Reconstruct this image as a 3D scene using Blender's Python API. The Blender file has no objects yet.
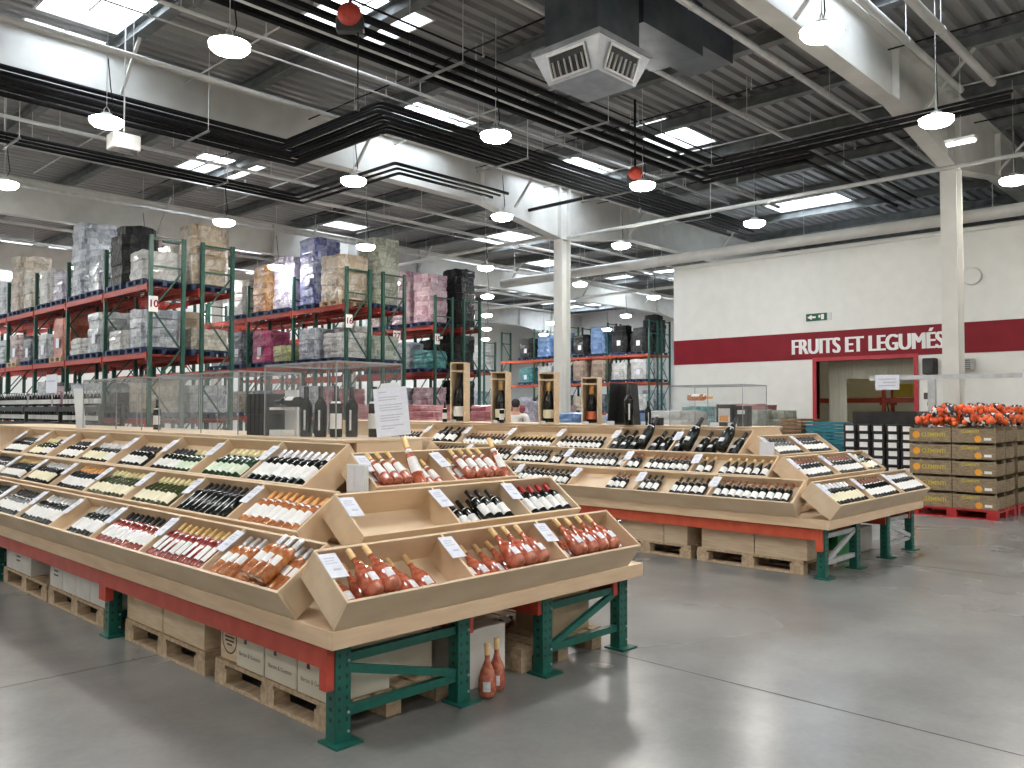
import bpy, bmesh, math, random
from mathutils import Vector, Matrix, Euler
S = bpy.context.scene
COL = S.collection
rnd = random.Random(7)
R = math.radians

LAMP, SKYS, SUNE, EXPO = 105, 16, 0.0, 0.1
# ---------------------------------------------------------------- materials
def mat(name, c1, c2=None, scale=8, rough=.5, metal=0, bump=0, stretch=(1, 1, 1), trans=0, detail=4, spec=.5, coat=0, coords='Object', w=(.35, .65)):
    m = bpy.data.materials.new(name); m.use_nodes = True
    nt = m.node_tree; N = nt.nodes; L = nt.links
    b = N['Principled BSDF']
    b.inputs['Base Color'].default_value = (*c1, 1); b.inputs['Roughness'].default_value = rough
    b.inputs['Metallic'].default_value = metal; b.inputs['Specular IOR Level'].default_value = spec
    b.inputs['Transmission Weight'].default_value = trans; b.inputs['Coat Weight'].default_value = coat
    if c2 is not None:
        tc = N.new('ShaderNodeTexCoord'); mp = N.new('ShaderNodeMapping'); mp.inputs['Scale'].default_value = stretch
        nz = N.new('ShaderNodeTexNoise'); nz.inputs['Scale'].default_value = scale; nz.inputs['Detail'].default_value = detail
        cr = N.new('ShaderNodeValToRGB'); cr.color_ramp.elements[0].color = (*c1, 1); cr.color_ramp.elements[1].color = (*c2, 1)
        cr.color_ramp.elements[0].position, cr.color_ramp.elements[1].position = w
        L.new(tc.outputs[coords], mp.inputs[0]); L.new(mp.outputs[0], nz.inputs[0]); L.new(nz.outputs[0], cr.inputs[0]); L.new(cr.outputs[0], b.inputs['Base Color'])
        if bump:
            bp = N.new('ShaderNodeBump'); bp.inputs['Strength'].default_value = bump; bp.inputs['Distance'].default_value = .02
            L.new(nz.outputs[0], bp.inputs['Height']); L.new(bp.outputs[0], b.inputs['Normal'])
    return m
M = {}
M['plywood'] = mat('plywood', (.65, .485, .32), (.73, .57, .395), 2.5, .5, stretch=(1, 3, 3), detail=6)
M['pine'] = mat('pine', (.64, .45, .29), (.74, .55, .37), 2.2, .5, stretch=(1.2, 1.2, 9), detail=5)
M['pallet_wood'] = mat('pallet_wood', (.38, .28, .18), (.6, .45, .3), 6, .8, stretch=(2, 5, 5), bump=.1)
def knots(m):
    N = m.node_tree.nodes; L = m.node_tree.links; b = N['Principled BSDF']; src = b.inputs['Base Color'].links[0].from_socket
    tc = N.new('ShaderNodeTexCoord'); v = N.new('ShaderNodeTexVoronoi'); v.inputs['Scale'].default_value = 3.2
    r = N.new('ShaderNodeMapRange'); r.inputs[1].default_value = .03; r.inputs[2].default_value = .085; mx = N.new('ShaderNodeMix'); mx.data_type = 'RGBA'
    mx.inputs[6].default_value = (.2, .1, .05, 1); L.new(tc.outputs['Object'], v.inputs[0]); L.new(v.outputs['Distance'], r.inputs[0]); L.new(r.outputs[0], mx.inputs[0]); L.new(src, mx.inputs[7]); L.new(mx.outputs[2], b.inputs['Base Color'])
knots(M['pine'])
M['case_wood'] = mat('case_wood', (.66, .5, .33), (.77, .62, .44), 5, .6, stretch=(5, 1, 8))
M['green_steel'] = mat('green_steel', (.004, .085, .064), (.006, .115, .085), 20, .4)
M['rack_green'] = mat('rack_green', (.005, .052, .036), (.01, .08, .055), 12, .45)
M['red_steel'] = mat('red_steel', (.42, .045, .025), (.5, .07, .04), 10, .42)
M['orange_steel'] = mat('orange_steel', (.5, .07, .03), (.58, .1, .045), 10, .45)
M['rack_red'] = mat('rack_red', (.36, .032, .02), (.43, .05, .03), 10, .5)
M['grey_steel'] = mat('grey_steel', (.42, .44, .45), (.52, .54, .55), 10, .4, metal=.3)
M['card'] = mat('card', (.74, .76, .84), (.68, .7, .78), 30, .5)
M['print'] = mat('print', (.46, .47, .54), (.52, .53, .6), 40, .6)
M['cardboard'] = mat('cardboard', (.5, .38, .25), (.58, .45, .3), 8, .75)
M['white_carton'] = mat('white_carton', (.68, .66, .62), (.76, .74, .7), 8, .6)
M['cream_carton'] = mat('cream_carton', (.7, .64, .52), (.78, .72, .6), 6, .65)
M['ink'] = mat('ink', (.06, .05, .045), (.09, .08, .07), 30, .7)
M['dark_glass'] = mat('dark_glass', (.004, .005, .005), (.008, .01, .008), 20, .1, spec=.4)
M['olive_glass'] = mat('olive_glass', (.035, .045, .01), (.05, .06, .02), 20, .08, spec=.6)
M['green_glass'] = mat('green_glass', (.01, .03, .012), (.02, .05, .02), 20, .08, spec=.6)
M['rose_glass'] = mat('rose_glass', (.86, .27, .15), (.56, .11, .055), 26, .04, trans=.38, coat=1, w=(.4, .62))  # rosé, amber and pink glass: blotchy tones imitate light refracted in the liquid
M['amber_glass'] = mat('amber_glass', (.86, .34, .1), (.55, .16, .05), 26, .04, trans=.38, coat=1, w=(.4, .62))
M['pink_glass'] = mat('pink_glass', (.5, .07, .045), (.24, .022, .018), 26, .04, trans=.3, coat=1, w=(.4, .62))
for k, a, b_ in (('label_white', (.86, .85, .83), (.8, .79, .77)), ('label_cream', (.8, .74, .52), (.86, .8, .6)), ('label_green', (.62, .72, .55), (.72, .8, .66)), ('label_silver', (.6, .6, .62), (.75, .75, .77)), ('label_orange', (.62, .12, .05), (.7, .2, .08))):
    M[k] = mat(k, a, b_, 60, .5)
for k, a, r_, me in (('cap_black', (.012, .011, .012), .35, 0), ('cap_red', (.4, .02, .03), .35, 0), ('cap_burgundy', (.16, .02, .025), .35, 0), ('cap_silver', (.7, .7, .72), .3, .6), ('cap_gold', (.68, .47, .2), .35, .3), ('cap_orange', (.72, .36, .12), .35, .2), ('cap_cream', (.74, .66, .36), .4, 0), ('cap_brown', (.2, .07, .04), .4, 0), ('cork', (.62, .42, .2), .7, 0)):
    M[k] = mat(k, a, tuple(min(1, v * 1.25 + .005) for v in a), 40, r_, metal=me)
M['paint_white'] = mat('paint_white', (.76, .765, .73), (.8, .805, .77), 3, .4)
M['beam_white_shaded'] = mat('beam_white_shaded', (.52, .515, .48), (.6, .595, .56), 2, .45)  # same paint as the columns, darkened for the weaker light under the roof
M['column_white_lit'] = mat('column_white_lit', (.68, .675, .63), (.74, .735, .69), 2, .45)  # lit copy of the roof beam paint, kept lighter
M['purlin'] = mat('purlin', (.1, .11, .11), (.16, .17, .17), 4, .6)
M['black_pipe'] = mat('black_pipe', (.004, .004, .005), (.01, .01, .011), 15, .55, spec=.15)
M['grey_pipe'] = mat('grey_pipe', (.5, .5, .49), (.6, .6, .58), 6, .4, metal=.2)
M['duct'] = mat('duct', (.32, .34, .36), (.42, .44, .46), 5, .38, metal=.55)
M['dark_duct'] = mat('dark_duct', (.05, .06, .07), (.09, .1, .11), 3, .4, metal=.4)
M['sign_red'] = mat('sign_red', (.2, .003, .012), (.225, .004, .015), 2, .5, spec=.3)
M['door_red'] = mat('door_red', (.4, .02, .03), (.45, .03, .04), 5, .4)
M['sign_white'] = mat('sign_white', (.86, .85, .84), (.82, .81, .8), 30, .5)
M['exit_green'] = mat('exit_green', (.0, .09, .045), (.0, .11, .055), 30, .4)
M['black_plastic'] = mat('black_plastic', (.012, .012, .013), (.03, .03, .032), 6, .3, bump=.4)
M['black_matt'] = mat('black_matt', (.015, .015, .016), (.025, .025, .026), 30, .6)
M['crate_wood'] = mat('crate_wood', (.2, .145, .09), (.31, .23, .14), 6, .7, stretch=(3, 3, 9))
M['print_yellow'] = mat('print_yellow', (.62, .5, .07), (.55, .42, .05), 30, .6)
M['print_orange'] = mat('print_orange', (.85, .3, .02), (.8, .4, .04), 30, .6)
M['orange_fruit'] = mat('orange_fruit', (.85, .16, .03), (.78, .1, .04), 14, .45)
M['net_label'] = mat('net_label', (.02, .02, .025), (.75, .72, .7), 16, .4, w=(.5, .53))
M['red_pallet'] = mat('red_pallet', (.4, .015, .02), (.46, .03, .03), 8, .5)
M['blue_pallet'] = mat('blue_pallet', (.012, .025, .07), (.02, .05, .13), 8, .6)
M['teal_plastic'] = mat('teal_plastic', (.01, .16, .22), (.02, .22, .28), 10, .4)
M['brown_crate'] = mat('brown_crate', (.2, .11, .06), (.32, .19, .1), 14, .6)
M['skin'] = mat('skin', (.5, .28, .19), (.55, .32, .22), 20, .5)
M['hair'] = mat('hair', (.008, .007, .006), (.02, .018, .015), 60, .6)
M['shirt'] = mat('shirt', (.75, .75, .74), (.82, .82, .8), 12, .8)
M['trousers'] = mat('trousers', (.03, .035, .06), (.05, .055, .08), 12, .8)
M['rust'] = mat('rust_red', (.45, .05, .03), (.3, .03, .02), 12, .5)
M['curtain'] = mat('curtain', (.5, .5, .42), (.6, .6, .52), 6, .4, stretch=(1, 6, .3))
M['green_box'] = mat('green_box', (.03, .22, .07), (.05, .3, .1), 12, .5)

def acrylic():
    m = bpy.data.materials.new('acrylic'); m.use_nodes = True; N = m.node_tree.nodes; L = m.node_tree.links
    N.remove(N['Principled BSDF']); o = N['Material Output']
    t = N.new('ShaderNodeBsdfTransparent'); t.inputs[0].default_value = (.985, .988, .99, 1)
    g = N.new('ShaderNodeBsdfGlossy'); g.inputs[1].default_value = .05
    d = N.new('ShaderNodeBsdfDiffuse'); d.inputs[0].default_value = (.85, .87, .88, 1)
    lw = N.new('ShaderNodeLayerWeight'); lw.inputs[0].default_value = .5; pw = N.new('ShaderNodeMath'); pw.operation = 'POWER'; pw.inputs[1].default_value = 4; L.new(lw.outputs['Facing'], pw.inputs[0]); f = N.new('ShaderNodeMath'); f.operation = 'MULTIPLY_ADD'; f.inputs[1].default_value = .35; f.inputs[2].default_value = .025; L.new(pw.outputs[0], f.inputs[0])
    tc = N.new('ShaderNodeTexCoord'); nz = N.new('ShaderNodeTexNoise'); nz.inputs['Scale'].default_value = 5
    ml = N.new('ShaderNodeMath'); ml.operation = 'MULTIPLY'; ml.inputs[1].default_value = .035
    a = N.new('ShaderNodeMixShader'); b = N.new('ShaderNodeMixShader')
    L.new(tc.outputs['Object'], nz.inputs[0]); L.new(nz.outputs[0], ml.inputs[0]); L.new(ml.outputs[0], a.inputs[0])
    L.new(t.outputs[0], a.inputs[1]); L.new(d.outputs[0], a.inputs[2])
    L.new(f.outputs[0], b.inputs[0]); L.new(a.outputs[0], b.inputs[1]); L.new(g.outputs[0], b.inputs[2]); L.new(b.outputs[0], o.inputs[0])
    return m
M['acrylic'] = acrylic()
M['acrylic_edge'] = mat('acrylic_edge', (.75, .78, .8), (.68, .71, .73), 5, .2)
M['case_edge'] = mat('case_edge', (.6, .63, .65), (.5, .53, .55), 5, .15, trans=.5)

def emis(name, col, s):
    m = bpy.data.materials.new(name); m.use_nodes = True; N = m.node_tree.nodes; L = m.node_tree.links
    N.remove(N['Principled BSDF']); e = N.new('ShaderNodeEmission'); e.inputs[0].default_value = (*col, 1); e.inputs[1].default_value = s
    L.new(e.outputs[0], N['Material Output'].inputs[0]); return m
M['led'] = emis('led_diffuser', (1, .965, .9), LAMP)
M['store_fill'] = emis('store_fill_glow', (1, .9, .6), LAMP * .35)  # glow of the lamps added inside the store room
M['tube'] = emis('tube_light', (1, .98, .95), 6)

def skypane():
    m = bpy.data.materials.new('skylight_pane'); m.use_nodes = True; N = m.node_tree.nodes; L = m.node_tree.links
    N.remove(N['Principled BSDF'])
    t = N.new('ShaderNodeBsdfTransparent'); t.inputs[0].default_value = (.95, .97, 1, 1)
    d = N.new('ShaderNodeBsdfTranslucent'); d.inputs[0].default_value = (.9, .92, .95, 1)
    a = N.new('ShaderNodeMixShader'); a.inputs[0].default_value = .3
    L.new(t.outputs[0], a.inputs[1]); L.new(d.outputs[0], a.inputs[2]); L.new(a.outputs[0], N['Material Output'].inputs[0]); return m
M['skypane'] = skypane()

def wrap_mat(name, c1, c2, plastic=.5, brick=None):
    """cartons under stretch film: carton courses, film streaks and a glossy coat"""
    m = bpy.data.materials.new(name); m.use_nodes = True; N = m.node_tree.nodes; L = m.node_tree.links
    b = N['Principled BSDF']; b.inputs['Roughness'].default_value = .45; b.inputs['Coat Weight'].default_value = .5; b.inputs['Coat Roughness'].default_value = .15
    tc = N.new('ShaderNodeTexCoord')
    mp = N.new('ShaderNodeMapping'); mp.inputs['Scale'].default_value = (3.2, 3.2, 6)
    vz = N.new('ShaderNodeTexVoronoi'); vz.inputs['Scale'].default_value = 1; vz.distance = 'CHEBYCHEV'; vz.inputs['Randomness'].default_value = .25
    mix = N.new('ShaderNodeMix'); mix.data_type = 'RGBA'; mix.inputs[6].default_value = (c1[0] * .55, c1[1] * .55, c1[2] * .55, 1); mix.inputs[7].default_value = (c2[0] * .85, c2[1] * .85, c2[2] * .85, 1)
    sp = N.new('ShaderNodeSeparateColor')
    nz = N.new('ShaderNodeTexNoise'); nz.inputs['Scale'].default_value = 3.2; nz.inputs['Detail'].default_value = 8; nz.inputs['Distortion'].default_value = 2.2
    cr = N.new('ShaderNodeValToRGB'); cr.color_ramp.elements[0].position = .46; cr.color_ramp.elements[1].position = .62
    cr.color_ramp.elements[1].color = (plastic, plastic, plastic, 1)
    m2 = N.new('ShaderNodeMix'); m2.data_type = 'RGBA'; m2.inputs[7].default_value = (.7, .72, .74, 1)
    bp = N.new('ShaderNodeBump'); bp.inputs['Strength'].default_value = .8; bp.inputs['Distance'].default_value = .08
    L.new(tc.outputs['Object'], mp.inputs[0]); L.new(mp.outputs[0], vz.inputs[0]); L.new(vz.outputs['Color'], sp.inputs[0]); L.new(sp.outputs[0], mix.inputs[0])
    L.new(tc.outputs['Object'], nz.inputs[0]); L.new(nz.outputs[0], cr.inputs[0]); L.new(cr.outputs[0], m2.inputs[0]); L.new(mix.outputs[2], m2.inputs[6])
    L.new(m2.outputs[2], b.inputs['Base Color']); L.new(nz.outputs[0], bp.inputs['Height']); L.new(bp.outputs[0], b.inputs['Normal'])
    if max(c2) < .05:
        b.inputs['Coat Weight'].default_value = .12; b.inputs['Specular IOR Level'].default_value = .25; b.inputs['Roughness'].default_value = .35
    return m
WR = {}
for k, a, b_, p in (('white', (.6, .6, .58), (.74, .74, .72), .5), ('grey', (.38, .42, .46), (.62, .66, .7), .5), ('silver', (.3, .34, .4), (.62, .66, .74), .4), ('cream', (.6, .54, .42), (.74, .7, .6), .4), ('tan', (.46, .35, .23), (.6, .48, .34), .35), ('beige', (.5, .4, .29), (.66, .56, .43), .3),
        ('lilac', (.42, .36, .55), (.72, .68, .78), .5), ('blue', (.06, .09, .42), (.4, .42, .62), .3), ('sky', (.1, .25, .6), (.25, .42, .72), .1), ('orange', (.6, .24, .05), (.6, .36, .16), .3), ('red', (.52, .12, .07), (.62, .2, .12), .1), ('magenta', (.38, .03, .13), (.5, .06, .2), .1),
        ('lime', (.5, .55, .2), (.66, .68, .34), .2), ('pink', (.5, .22, .3), (.72, .52, .55), .3), ('rosewhite', (.45, .25, .25), (.66, .52, .5), .4), ('black', (.008, .008, .009), (.012, .012, .013), .02), ('navy', (.02, .03, .06), (.16, .2, .27), .2), ('teal', (.02, .22, .24), (.05, .36, .36), .15),
        ('greenish', (.36, .4, .28), (.56, .58, .46), .4), ('brown', (.3, .2, .14), (.44, .31, .23), .1), ('crimson', (.4, .02, .06), (.7, .35, .36), .05), ('palegreen', (.42, .52, .42), (.66, .7, .62), .2)):
    WR[k] = wrap_mat('wrap_' + k, a, b_, p)

# ---------------------------------------------------------------- mesh builder
class MB:
    def __init__(s): s.v = []; s.f = []
    def box(s, x0, y0, z0, x1, y1, z1, mx=None):
        n = len(s.v); P = [(x0, y0, z0), (x1, y0, z0), (x1, y1, z0), (x0, y1, z0), (x0, y0, z1), (x1, y0, z1), (x1, y1, z1), (x0, y1, z1)]
        if mx is not None: P = [tuple(mx @ Vector(p)) for p in P]
        s.v += P; s.f += [tuple(n + i for i in q) for q in ((0, 3, 2, 1), (4, 5, 6, 7), (0, 1, 5, 4), (1, 2, 6, 5), (2, 3, 7, 6), (3, 0, 4, 7))]; return s
    def bar(s, p0, p1, w, h, up=(0, 0, 1)):
        p0 = Vector(p0); p1 = Vector(p1); d = p1 - p0; l = d.length; d.normalize(); up = Vector(up)
        if abs(d.dot(up)) > .99: up = Vector((1, 0, 0))
        a = d.cross(up).normalized(); u = a.cross(d).normalized()
        mx = Matrix((d, a, u)).transposed().to_4x4(); mx.translation = p0
        return s.box(0, -w / 2, -h / 2, l, w / 2, h / 2, mx)
    def tube(s, pts, r, n=8, close=False):
        pts = [Vector(p) for p in pts]; b = len(s.v); k = len(pts)
        for i, p in enumerate(pts):
            d = (pts[min(i + 1, k - 1)] - pts[max(i - 1, 0)]).normalized()
            up = Vector((0, 0, 1)) if abs(d.z) < .95 else Vector((1, 0, 0))
            a = d.cross(up).normalized(); u = a.cross(d)
            rr = r[i] if isinstance(r, (list, tuple)) else r
            for j in range(n):
                t = 2 * math.pi * j / n; s.v.append(tuple(p + (a * math.cos(t) + u * math.sin(t)) * rr))
        for i in range(k - 1):
            for j in range(n): s.f.append((b + i * n + j, b + i * n + (j + 1) % n, b + (i + 1) * n + (j + 1) % n, b + (i + 1) * n + j))
        s.f.append(tuple(b + j for j in reversed(range(n)))); s.f.append(tuple(b + (k - 1) * n + j for j in range(n))); return s
    def lathe(s, prof, n=16, axis='z', c=(0, 0, 0), a0=0, a1=2 * math.pi, cap=True):
        b = len(s.v); full = a1 - a0 > 6.2; m = n if full else n + 1; k = len(prof)
        for r, z in prof:
            for j in range(m):
                t = a0 + (a1 - a0) * j / n; x, y = r * math.cos(t), r * math.sin(t)
                s.v.append((c[0] + x, c[1] + y, c[2] + z) if axis == 'z' else (c[0] + x, c[1] + z, c[2] + y))
        flip = axis != 'z'
        for i in range(k - 1):
            for j in range(n):
                q = (b + i * m + j, b + i * m + (j + 1) % m, b + (i + 1) * m + (j + 1) % m, b + (i + 1) * m + j); s.f.append(q[::-1] if flip else q)
        if cap and full:
            q = tuple(b + j for j in reversed(range(m))); s.f.append(q[::-1] if flip else q)
            q = tuple(b + (k - 1) * m + j for j in range(m)); s.f.append(q[::-1] if flip else q)
        return s
    def ball(s, c, r, n=8, k=5, sc=(1, 1, 1)):
        pr = [(max(1e-4, math.sin(math.pi * i / k)) * r, -math.cos(math.pi * i / k) * r) for i in range(k + 1)]
        b = len(s.v); s.lathe(pr, n, cap=False)
        for i in range(b, len(s.v)): v = s.v[i]; s.v[i] = (c[0] + v[0] * sc[0], c[1] + v[1] * sc[1], c[2] + v[2] * sc[2])
        return s
    def prism(s, poly, axis, a0, a1):
        """polygon in the two other axes extruded along axis ('x','y','z')"""
        b = len(s.v); k = len(poly)
        for a in (a0, a1):
            for p, q in poly: s.v.append({'x': (a, p, q), 'y': (p, a, q), 'z': (p, q, a)}[axis])
        s.f += [tuple(b + i for i in range(k)), tuple(b + k + i for i in reversed(range(k)))]
        for i in range(k): s.f.append((b + i, b + k + i, b + k + (i + 1) % k, b + (i + 1) % k))
        return s
    def mesh(s, name, m, bevel=0, smooth=False):
        me = bpy.data.meshes.new(name); me.from_pydata(s.v, [], s.f)
        bm = bmesh.new(); bm.from_mesh(me); bmesh.ops.recalc_face_normals(bm, faces=bm.faces)
        if bevel: bmesh.ops.bevel(bm, geom=list(bm.edges), offset=bevel, segments=1, affect='EDGES')
        bm.to_mesh(me); bm.free()
        if smooth:
            for p in me.polygons: p.use_smooth = len(p.vertices) < 6
        me.materials.append(M[m] if isinstance(m, str) else m); return me
    def obj(s, name, m, parent=None, bevel=0, smooth=False, mx=None):
        return link(name, s.mesh(name, m, bevel, smooth), parent, mx)

def link(name, data, parent=None, mx=None):
    o = bpy.data.objects.new(name, data); COL.objects.link(o)
    if parent is not None: o.parent = parent
    if mx is not None: o.matrix_world = mx if parent is None else o.matrix_world; 
    if mx is not None and parent is not None: o.matrix_local = mx
    return o
def tag(o, label, cat, group=None):
    o['label'] = label; o['category'] = cat
    if group: o['group'] = group
    return o
def thing(name, label, cat, loc=(0, 0, 0), rz=0, group=None, mx=None):
    o = bpy.data.objects.new(name, None); COL.objects.link(o); o.empty_display_size = .1
    if mx is not None: o.matrix_world = mx
    else: o.location = loc; o.rotation_euler = (0, 0, rz)
    return tag(o, label, cat, group)
def struct(o): o['kind'] = 'structure'; return o
def copy_tree(src, parent=None):
    c = src.copy(); COL.objects.link(c)
    if parent is not None: c.parent = parent
    for ch in src.children: copy_tree(ch, c)
    return c
def T(x, y, z): return Matrix.Translation((x, y, z))
def RZ(a): return Matrix.Rotation(a, 4, 'Z')
def RX(a): return Matrix.Rotation(a, 4, 'X')
def RY(a): return Matrix.Rotation(a, 4, 'Y')
ORD = 'first second third fourth fifth sixth seventh eighth ninth tenth eleventh twelfth thirteenth fourteenth fifteenth sixteenth seventeenth eighteenth nineteenth twentieth'.split()
# ---------------------------------------------------------------- bottles
PROF = {
 'bx': [(.034, 0), (.037, .004), (.037, .185), (.034, .2), (.019, .221), (.0145, .236), (.0145, .3)],
 'bg': [(.036, 0), (.0395, .004), (.0395, .135), (.036, .162), (.023, .205), (.0155, .235), (.0145, .3)],
 'fl': [(.03, 0), (.046, .01), (.053, .045), (.051, .105), (.04, .15), (.021, .193), (.0145, .215), (.0145, .29)],
 'sk': [(.036, 0), (.0385, .008), (.034, .08), (.031, .13), (.028, .17), (.017, .213), (.0145, .235), (.0145, .3)],
 'ch': [(.038, 0), (.044, .006), (.044, .145), (.04, .178), (.021, .232), (.016, .25), (.016, .31)],
}
# kind: profile, glass, capsule material, capsule span+radius, label material, label span+half angle, object name, look, category
KIND = {
 'dw': ('bx', 'dark_glass', 'cap_black', (.232, .302, .0155), 'label_white', (.05, .14, 72), 'wine_bottle', 'dark white-labelled bottle', 'wine bottle'),
 'db': ('bx', 'dark_glass', 'cap_black', (.232, .302, .0155), 'label_silver', (.04, .16, 9), 'wine_bottle', 'plain black bottle', 'wine bottle'),
 'ds': ('bx', 'dark_glass', 'cap_silver', (.222, .302, .0158), 'label_white', (.045, .15, 75), 'wine_bottle', 'dark silver-capped bottle', 'wine bottle'),
 'do': ('bx', 'dark_glass', 'cap_orange', (.225, .302, .0157), 'label_white', (.045, .14, 75), 'wine_bottle', 'dark orange-capped bottle', 'wine bottle'),
 'dr': ('bx', 'dark_glass', 'cap_red', (.225, .302, .0157), 'label_white', (.045, .155, 78), 'wine_bottle', 'dark red-capped bottle', 'wine bottle'),
 'dn': ('bx', 'dark_glass', 'cap_brown', (.222, .302, .0157), 'label_white', (.045, .13, 75), 'wine_bottle', 'dark brown-capped bottle', 'wine bottle'),
 'dk': ('bg', 'dark_glass', 'cap_gold', (.23, .302, .0157), 'label_white', (.035, .12, 75), 'wine_bottle', 'dark gold-capped bottle', 'wine bottle'),
 'dc': ('bx', 'dark_glass', 'cap_silver', (.222, .302, .0158), 'label_cream', (.045, .15, 75), 'wine_bottle', 'dark cream-labelled bottle', 'wine bottle'),
 'gc': ('bg', 'green_glass', 'cap_cream', (.225, .302, .0158), 'label_green', (.04, .125, 75), 'wine_bottle', 'green-labelled bottle', 'wine bottle'),
 'wc': ('bg', 'olive_glass', 'cap_cream', (.225, .302, .0158), 'label_cream', (.03, .125, 75), 'white_wine_bottle', 'cream-labelled olive bottle', 'wine bottle'),
 'rg': ('bx', 'amber_glass', 'cap_orange', (.225, .302, .0158), 'label_white', (.05, .155, 72), 'rose_wine_bottle', 'orange-capped rosé bottle', 'wine bottle'),
 'rl': ('bx', 'pink_glass', 'cap_gold', (.225, .302, .0158), 'label_white', (.05, .155, 40), 'rose_wine_bottle', 'gold-capped pink bottle', 'wine bottle'),
 'rs': ('bx', 'amber_glass', 'cap_silver', (.225, .302, .0158), 'label_white', (.09, .15, 55), 'rose_wine_bottle', 'silver-capped rosé bottle', 'wine bottle'),
 'rp': ('bx', 'pink_glass', 'cap_black', (.225, .302, .0158), 'label_white', (.05, .14, 70), 'rose_wine_bottle', 'black-capped pink bottle', 'wine bottle'),
 'rf': ('fl', 'rose_glass', 'cork', (.238, .305, .017), 'label_silver', (.045, .1, 24), 'rose_wine_bottle', 'bulbous corked rosé bottle', 'wine bottle'),
 'rk': ('sk', 'rose_glass', 'cap_gold', (.232, .302, .0157), 'label_white', (.075, .168, 80), 'rose_wine_bottle', 'white-skirted rosé bottle', 'wine bottle'),
 'cm': ('ch', 'dark_glass', 'cap_black', (.225, .312, .0172), 'label_silver', (.05, .088, 32), 'champagne_bottle', 'black champagne bottle', 'champagne bottle'),
}
_cache = {}
def bottle_meshes(k):
    if k in _cache: return _cache[k]
    pf, gl, cp, (c0, c1, cr), lb, (l0, l1, ha), nm, look, cat = KIND[k]
    pr = PROF[pf]; body = MB().lathe(pr, 18, 'y').mesh(nm, gl, smooth=True)
    cap = MB().lathe([(cr + .0005, c0), (cr, c0 + .004), (cr, c1 - .004), (cr - .002, c1)], 10, 'y').mesh('capsule', cp, smooth=True)
    def rad(y):
        for (r0, y0), (r1, y1) in zip(pr, pr[1:]):
            if y0 <= y <= y1: return r0 + (r1 - r0) * (y - y0) / max(1e-6, y1 - y0)
    ys = [l0 + (l1 - l0) * i / 4 for i in range(5)]
    lab = MB().lathe([(rad(y) + .0009, y) for y in ys], 10, 'y', a0=R(90 - ha), a1=R(90 + ha), cap=False).mesh('label', lb, smooth=True)
    nb = None
    if k == 'rk': nb = MB().lathe([(rad(y) + .001, y) for y in (.2, .21, .222)], 10, 'y').mesh('collar_label', 'label_white', smooth=True)
    if k in ('dw', 'dn', 'rg', 'rp', 'gc', 'cm'): nb = MB().lathe([(rad(y) + .0012, y) for y in (.2, .212)], 8, 'y', a0=R(20), a1=R(160), cap=False).mesh('neck_label', 'label_white' if k not in ('cm',) else 'label_silver', smooth=True)
    _cache[k] = (body, cap, lab, nb, nm, look, cat); return _cache[k]
def bottle(k, mx, label, group, sc=1):
    body, cap, lab, nb, nm, look, cat = bottle_meshes(k)
    o = link(nm, body); o.matrix_world = mx @ Matrix.Scale(sc, 4); tag(o, label, cat, group)
    for n, d in (('capsule', cap), ('label', lab)) + ((('neck_label', nb),) if nb else ()):
        link(n, d, o)
    return o

# ---------------------------------------------------------------- wine bins
TH = R(36); HH = .184; B = .016
line_mesh = None
def price_card(mx, label, group):
    global line_mesh
    if line_mesh is None:
        a = MB().box(-.05, -.08, 0, .05, .08, .004).mesh('price_card', 'card')
        b = MB()
        for i, y in enumerate((.045, .028, .011)): b.box(-.034, y, .0042, .03 - .012 * (i % 2), y + .006, .0046)
        b.box(-.012, -.035, .0042, .03, -.022, .0046)
        line_mesh = (a, b.mesh('printed_lines', 'print'))
    o = link('price_card', line_mesh[0]); o.matrix_world = mx; tag(o, label, 'price card', group)
    link('printed_lines', line_mesh[1], o); return o

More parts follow.
